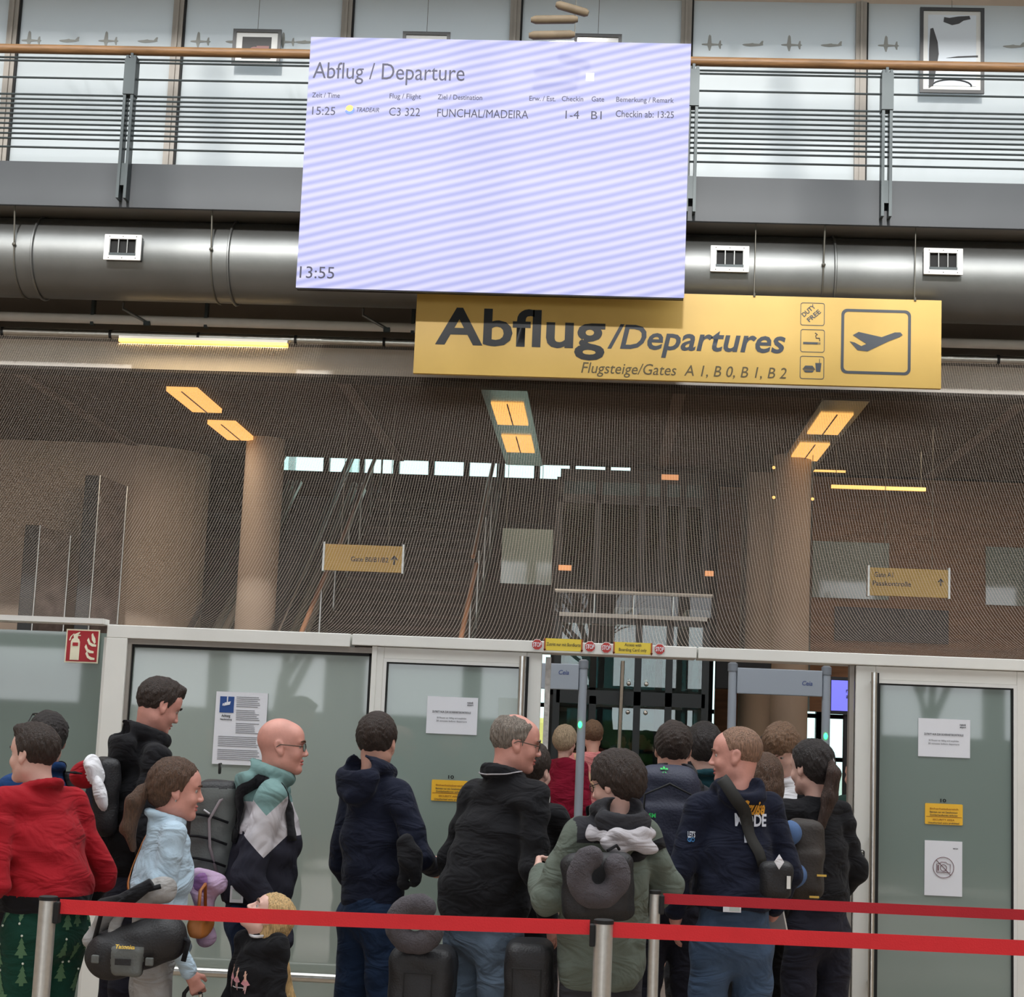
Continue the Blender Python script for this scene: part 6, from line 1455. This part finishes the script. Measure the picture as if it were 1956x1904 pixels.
o=print_on(P,'',x0+.2*(x1-x0),x0+.8*(x1-x0),z0+.15*(z1-z0),z0+.85*(z1-z0),C_navy,name='anchor_emblem',mesh=poly_mesh(anc)); 
for v in o.data.vertices: v.co.y-=.002
x0,z0=xz(1316,1600); x1,z1=xz(1331,1588); print_on(P,'LET\'S',x0,x1,z0,z1,M_pw,name='sleeve_lettering'); x0,z0=xz(1315,1608); x1,z1=xz(1330,1600); print_on(P,'GO',x0,x1,z0,z1,mat('print_blue',(50,120,180),.7),name='sleeve_lettering')
# crossbody bag of the same man
b0=at(1482,1680,6.95); t,F=bag('black crossbody bag with a small white tag hanging behind the Cruise Mode hoodie','crossbody_bag','bag',None,lambda F:F.rbox((0,0,0),(.065,.045,.075),.035),C_bag,res=.008,lo=(-.12,-.1,-.15),hi=(.12,.1,.15),at_=b0,yaw=10)
MB().prism([(-.02,.0),(0,-.03),(.02,.0),(0,.03)],-.062,-.058).build('white_tag',C_white,t).location=(-.005,0,.075)
MB().box(.03,.045,-.056,-.05,-.03,.02).build('reflective_patch',M_white2,t)
A=[loc(P14,1372,1474,7.0),loc(P14,1402,1520,6.98),loc(P14,1440,1580,6.97),loc(P14,1478,1650,6.96)]; o=strap(P14.F,A,.052,mat('webbing_black',(38,38,36),.8),'bag_strap',t,off=.009,n=22); o.matrix_parent_inverse=t.matrix_basis.inverted()@P14.root_m
p=at(1398,1736,6.97); t=thing('folded_paper','white folded paper in the back pocket of the Cruise Mode man','paper',p); keep(MB().box(p.x-.036,p.x+.036,6.96,6.964,p.z-.012,p.z+.022).build('sheet',M_paper),t); keep(MB().box(p.x-.01,p.x+.03,6.957,6.96,p.z-.006,p.z+.01).build('print_block',M_pale),t)
# brown backpack with rolled blue mat, behind him
b0=at(1537,1640,7.4); t,F=bag('black and brown backpack with yellow tabs beside the woman in black','backpack','backpack',None,lambda F:(F.rbox((0,0,0),(.08,.08,.17),.05),F.rbox((0,-.07,-.05),(.065,.03,.09),.025,.02)),mat('bag_brown_black',(50,44,40),.7,noise=.2,bump=.3,bscale=90),lo=(-.15,-.15,-.24),hi=(.15,.13,.24),at_=b0,yaw=0)
for (x,z_) in ((.06,-.06),(.03,-.15)): MB().box(x-.02,x+.02,-.108,-.098,z_-.004,z_+.004).build('yellow_tab',mat('tab_yellow',(214,176,80),.7),t)
M_mat=mat('rolled_mat_blue',(70,98,140),.8)
for k,(px,py,lb) in enumerate(((1505,1593,'upper blue rolled end beside the crossbody bag'),(1516,1673,'lower blue rolled end beside the crossbody bag'))):
    p=at(px+6,py,7.25); t=thing('rolled_mat',lb,'mat',p); keep(MB().tube([(p.x-.02,7.2,p.z),(p.x-.02,7.21,p.z),(p.x-.02,7.23,p.z),(p.x+.02,7.4,p.z)],[.02,.04,.052,.052],24).build('roll',M_mat,smooth=True),t)
p=at(1489,1762,7.3); t=thing('document_folder','grey folder with a white edge held low beside the Cruise Mode man','folder',p)
keep(MB().add([(p.x-.08,7.3,p.z-.06),(p.x+.04,7.3,p.z-.08),(p.x+.005,7.3,p.z+.08),(p.x-.08,7.3,p.z+.08),(p.x-.08,7.32,p.z-.06),(p.x+.04,7.32,p.z-.08),(p.x+.005,7.32,p.z+.08),(p.x-.08,7.32,p.z+.08)],[(0,1,2,3),(7,6,5,4),(0,4,5,1),(1,5,6,2),(2,6,7,3),(3,7,4,0)]).build('cover',mat('folder_grey',(110,110,112),.4)),t)
keep(MB().tube([(p.x+.042,7.31,p.z-.08),(p.x+.007,7.31,p.z+.08)],.005,6).build('white_edge',M_white2),t)
# bottle
w_=np.array(P9.root_m@Vector(P9.hands['R'])); p=at(1038,1560,w_[1]); t=thing('drinks_bottle','clear plastic drinks bottle with a red cap, beside the older man','bottle',(p.x,w_[1],p.z))
prof=[(0,.03),(.01,.033),(.08,.032),(.1,.030),(.15,.032),(.18,.024),(.205,.012),(.22,.011)]
keep(MB().tube([(p.x,w_[1],p.z-.06+h) for h,_ in prof],[r for _,r in prof],16).build('bottle_body',clear_glass('pet_plastic',(225,225,225),.25,.1),smooth='all'),t)
keep(MB().tube([(p.x,w_[1],p.z+.155),(p.x,w_[1],p.z+.18)],.016,14).build('bottle_cap',C_red,smooth=True),t)
keep(MB().tube([(p.x,w_[1],p.z+.02),(p.x,w_[1],p.z+.055)],.0325,16).build('label',mat('label_red_white',(200,60,60),.5,noise=.5,nscale=20,rgb2=(235,225,225)),smooth=True),t)
# leaf of a plant at the right edge
p=at(1957,1797,5.9)
t=tag(MB().add([(p.x-.03,5.9,p.z),(p.x,5.9,p.z+.02),(p.x+.12,5.93,p.z+.01),(p.x+.01,5.89,p.z-.02)],[(0,1,2,3)]).build('leaf',mat('leaf_green',(60,110,50),.6)),'green leaf tip poking in at the right edge','plant') if False else None

# ================================================================ BARRIER POSTS AND BELTS
M_post=mat('barrier_post_steel',(196,196,192),.38,metal=.75,noise=.06,nscale=60); M_belt=mat('barrier_belt_red',(224,42,50),.75,bump=.15,bscale=200,noise=.04)
M_belt2=mat('barrier_belt_dark_red',(178,28,42),.75,bump=.15,bscale=200,noise=.04)
def post(px,Y,ztop,r,label,cas=None):
    x=at(px,1800,Y).x; t=thing('barrier_post',label,'post',(x,Y,0))
    keep(MB().tube([(x,Y,.02),(x,Y,ztop-.012)],r,24).build('tube',M_post,smooth=True),t)
    keep(MB().tube([(x,Y,ztop-.012),(x,Y,ztop),(x,Y,ztop+.002)],[r*1.06,r*1.06,r*.9],24).build('cap',M_gasket,smooth=True),t)
    keep(MB().tube([(x,Y,0),(x,Y,.012),(x,Y,.03)],[.17,.17,.06],32).build('base',M_post,smooth=True),t)
    for sx_ in cas or (): keep(MB().box(x+sx_*(r-.004),x+sx_*(r+.014),Y-.02,Y+.02,ztop-.085,ztop-.015).build('belt_cassette',M_gasket,bevel=.004),t)
    return x
zt1=at(92,1712,5.6).z; zt2=at(1160,1757,5.6).z; zt_=(zt1+zt2)/2
xa=post(86,5.6,zt1,.029,'steel barrier post at the left, in front of the fir-tree trousers',(1,)); xb=post(1152,5.6,zt2,.031,'steel barrier post in the middle, in front of the boy in the parka',(-1,))
zt3=at(1253,1701,6.5).z; xc=post(1249,6.5,zt3,.0205,'slimmer steel barrier post farther back, right of the middle post',(1,))
xd=post(2130,5.6,zt2,.031,'steel barrier post just outside the right edge of the photo') if False else None
def belt_(x0,x1,Y,za,zb,hgt,label,m,sag=.012):
    n=24; mb=MB(); vs=[]
    for i in range(n+1):
        u=i/n; x=x0+(x1-x0)*u; z=za+(zb-za)*u-sag*4*u*(1-u)
        vs += [(x,Y-.0012,z-hgt/2),(x,Y-.0012,z+hgt/2),(x,Y+.0012,z+hgt/2),(x,Y+.0012,z-hgt/2)]
    fs=[(i*4+k,i*4+(k+1)%4,i*4+4+(k+1)%4,i*4+4+k) for i in range(n) for k in range(4)]+[(0,1,2,3),(n*4+3,n*4+2,n*4+1,n*4)]
    o=mb.add(vs,fs).build('barrier_belt',m); tag(o,label,'belt')
belt_(xa+.04,xb-.045,5.6,at(115,1731,5.6).z,at(1130,1771,5.6).z,.047,'long bright red barrier belt between the left and middle posts',M_belt,.006)
belt_(xb+.031,at(2150,1820,5.6).x,5.6,at(1180,1776,5.6).z,at(1956,1808,5.6).z-.003,.049,'bright red barrier belt running from the middle post out of the right edge',M_belt,.0)
belt_(xc+.03,at(2150,1750,6.5).x,6.5,at(1265,1716,6.5).z,at(1956,1747,6.5).z,.039,'darker red barrier belt farther back from the slim post to the right edge',M_belt2,.0)
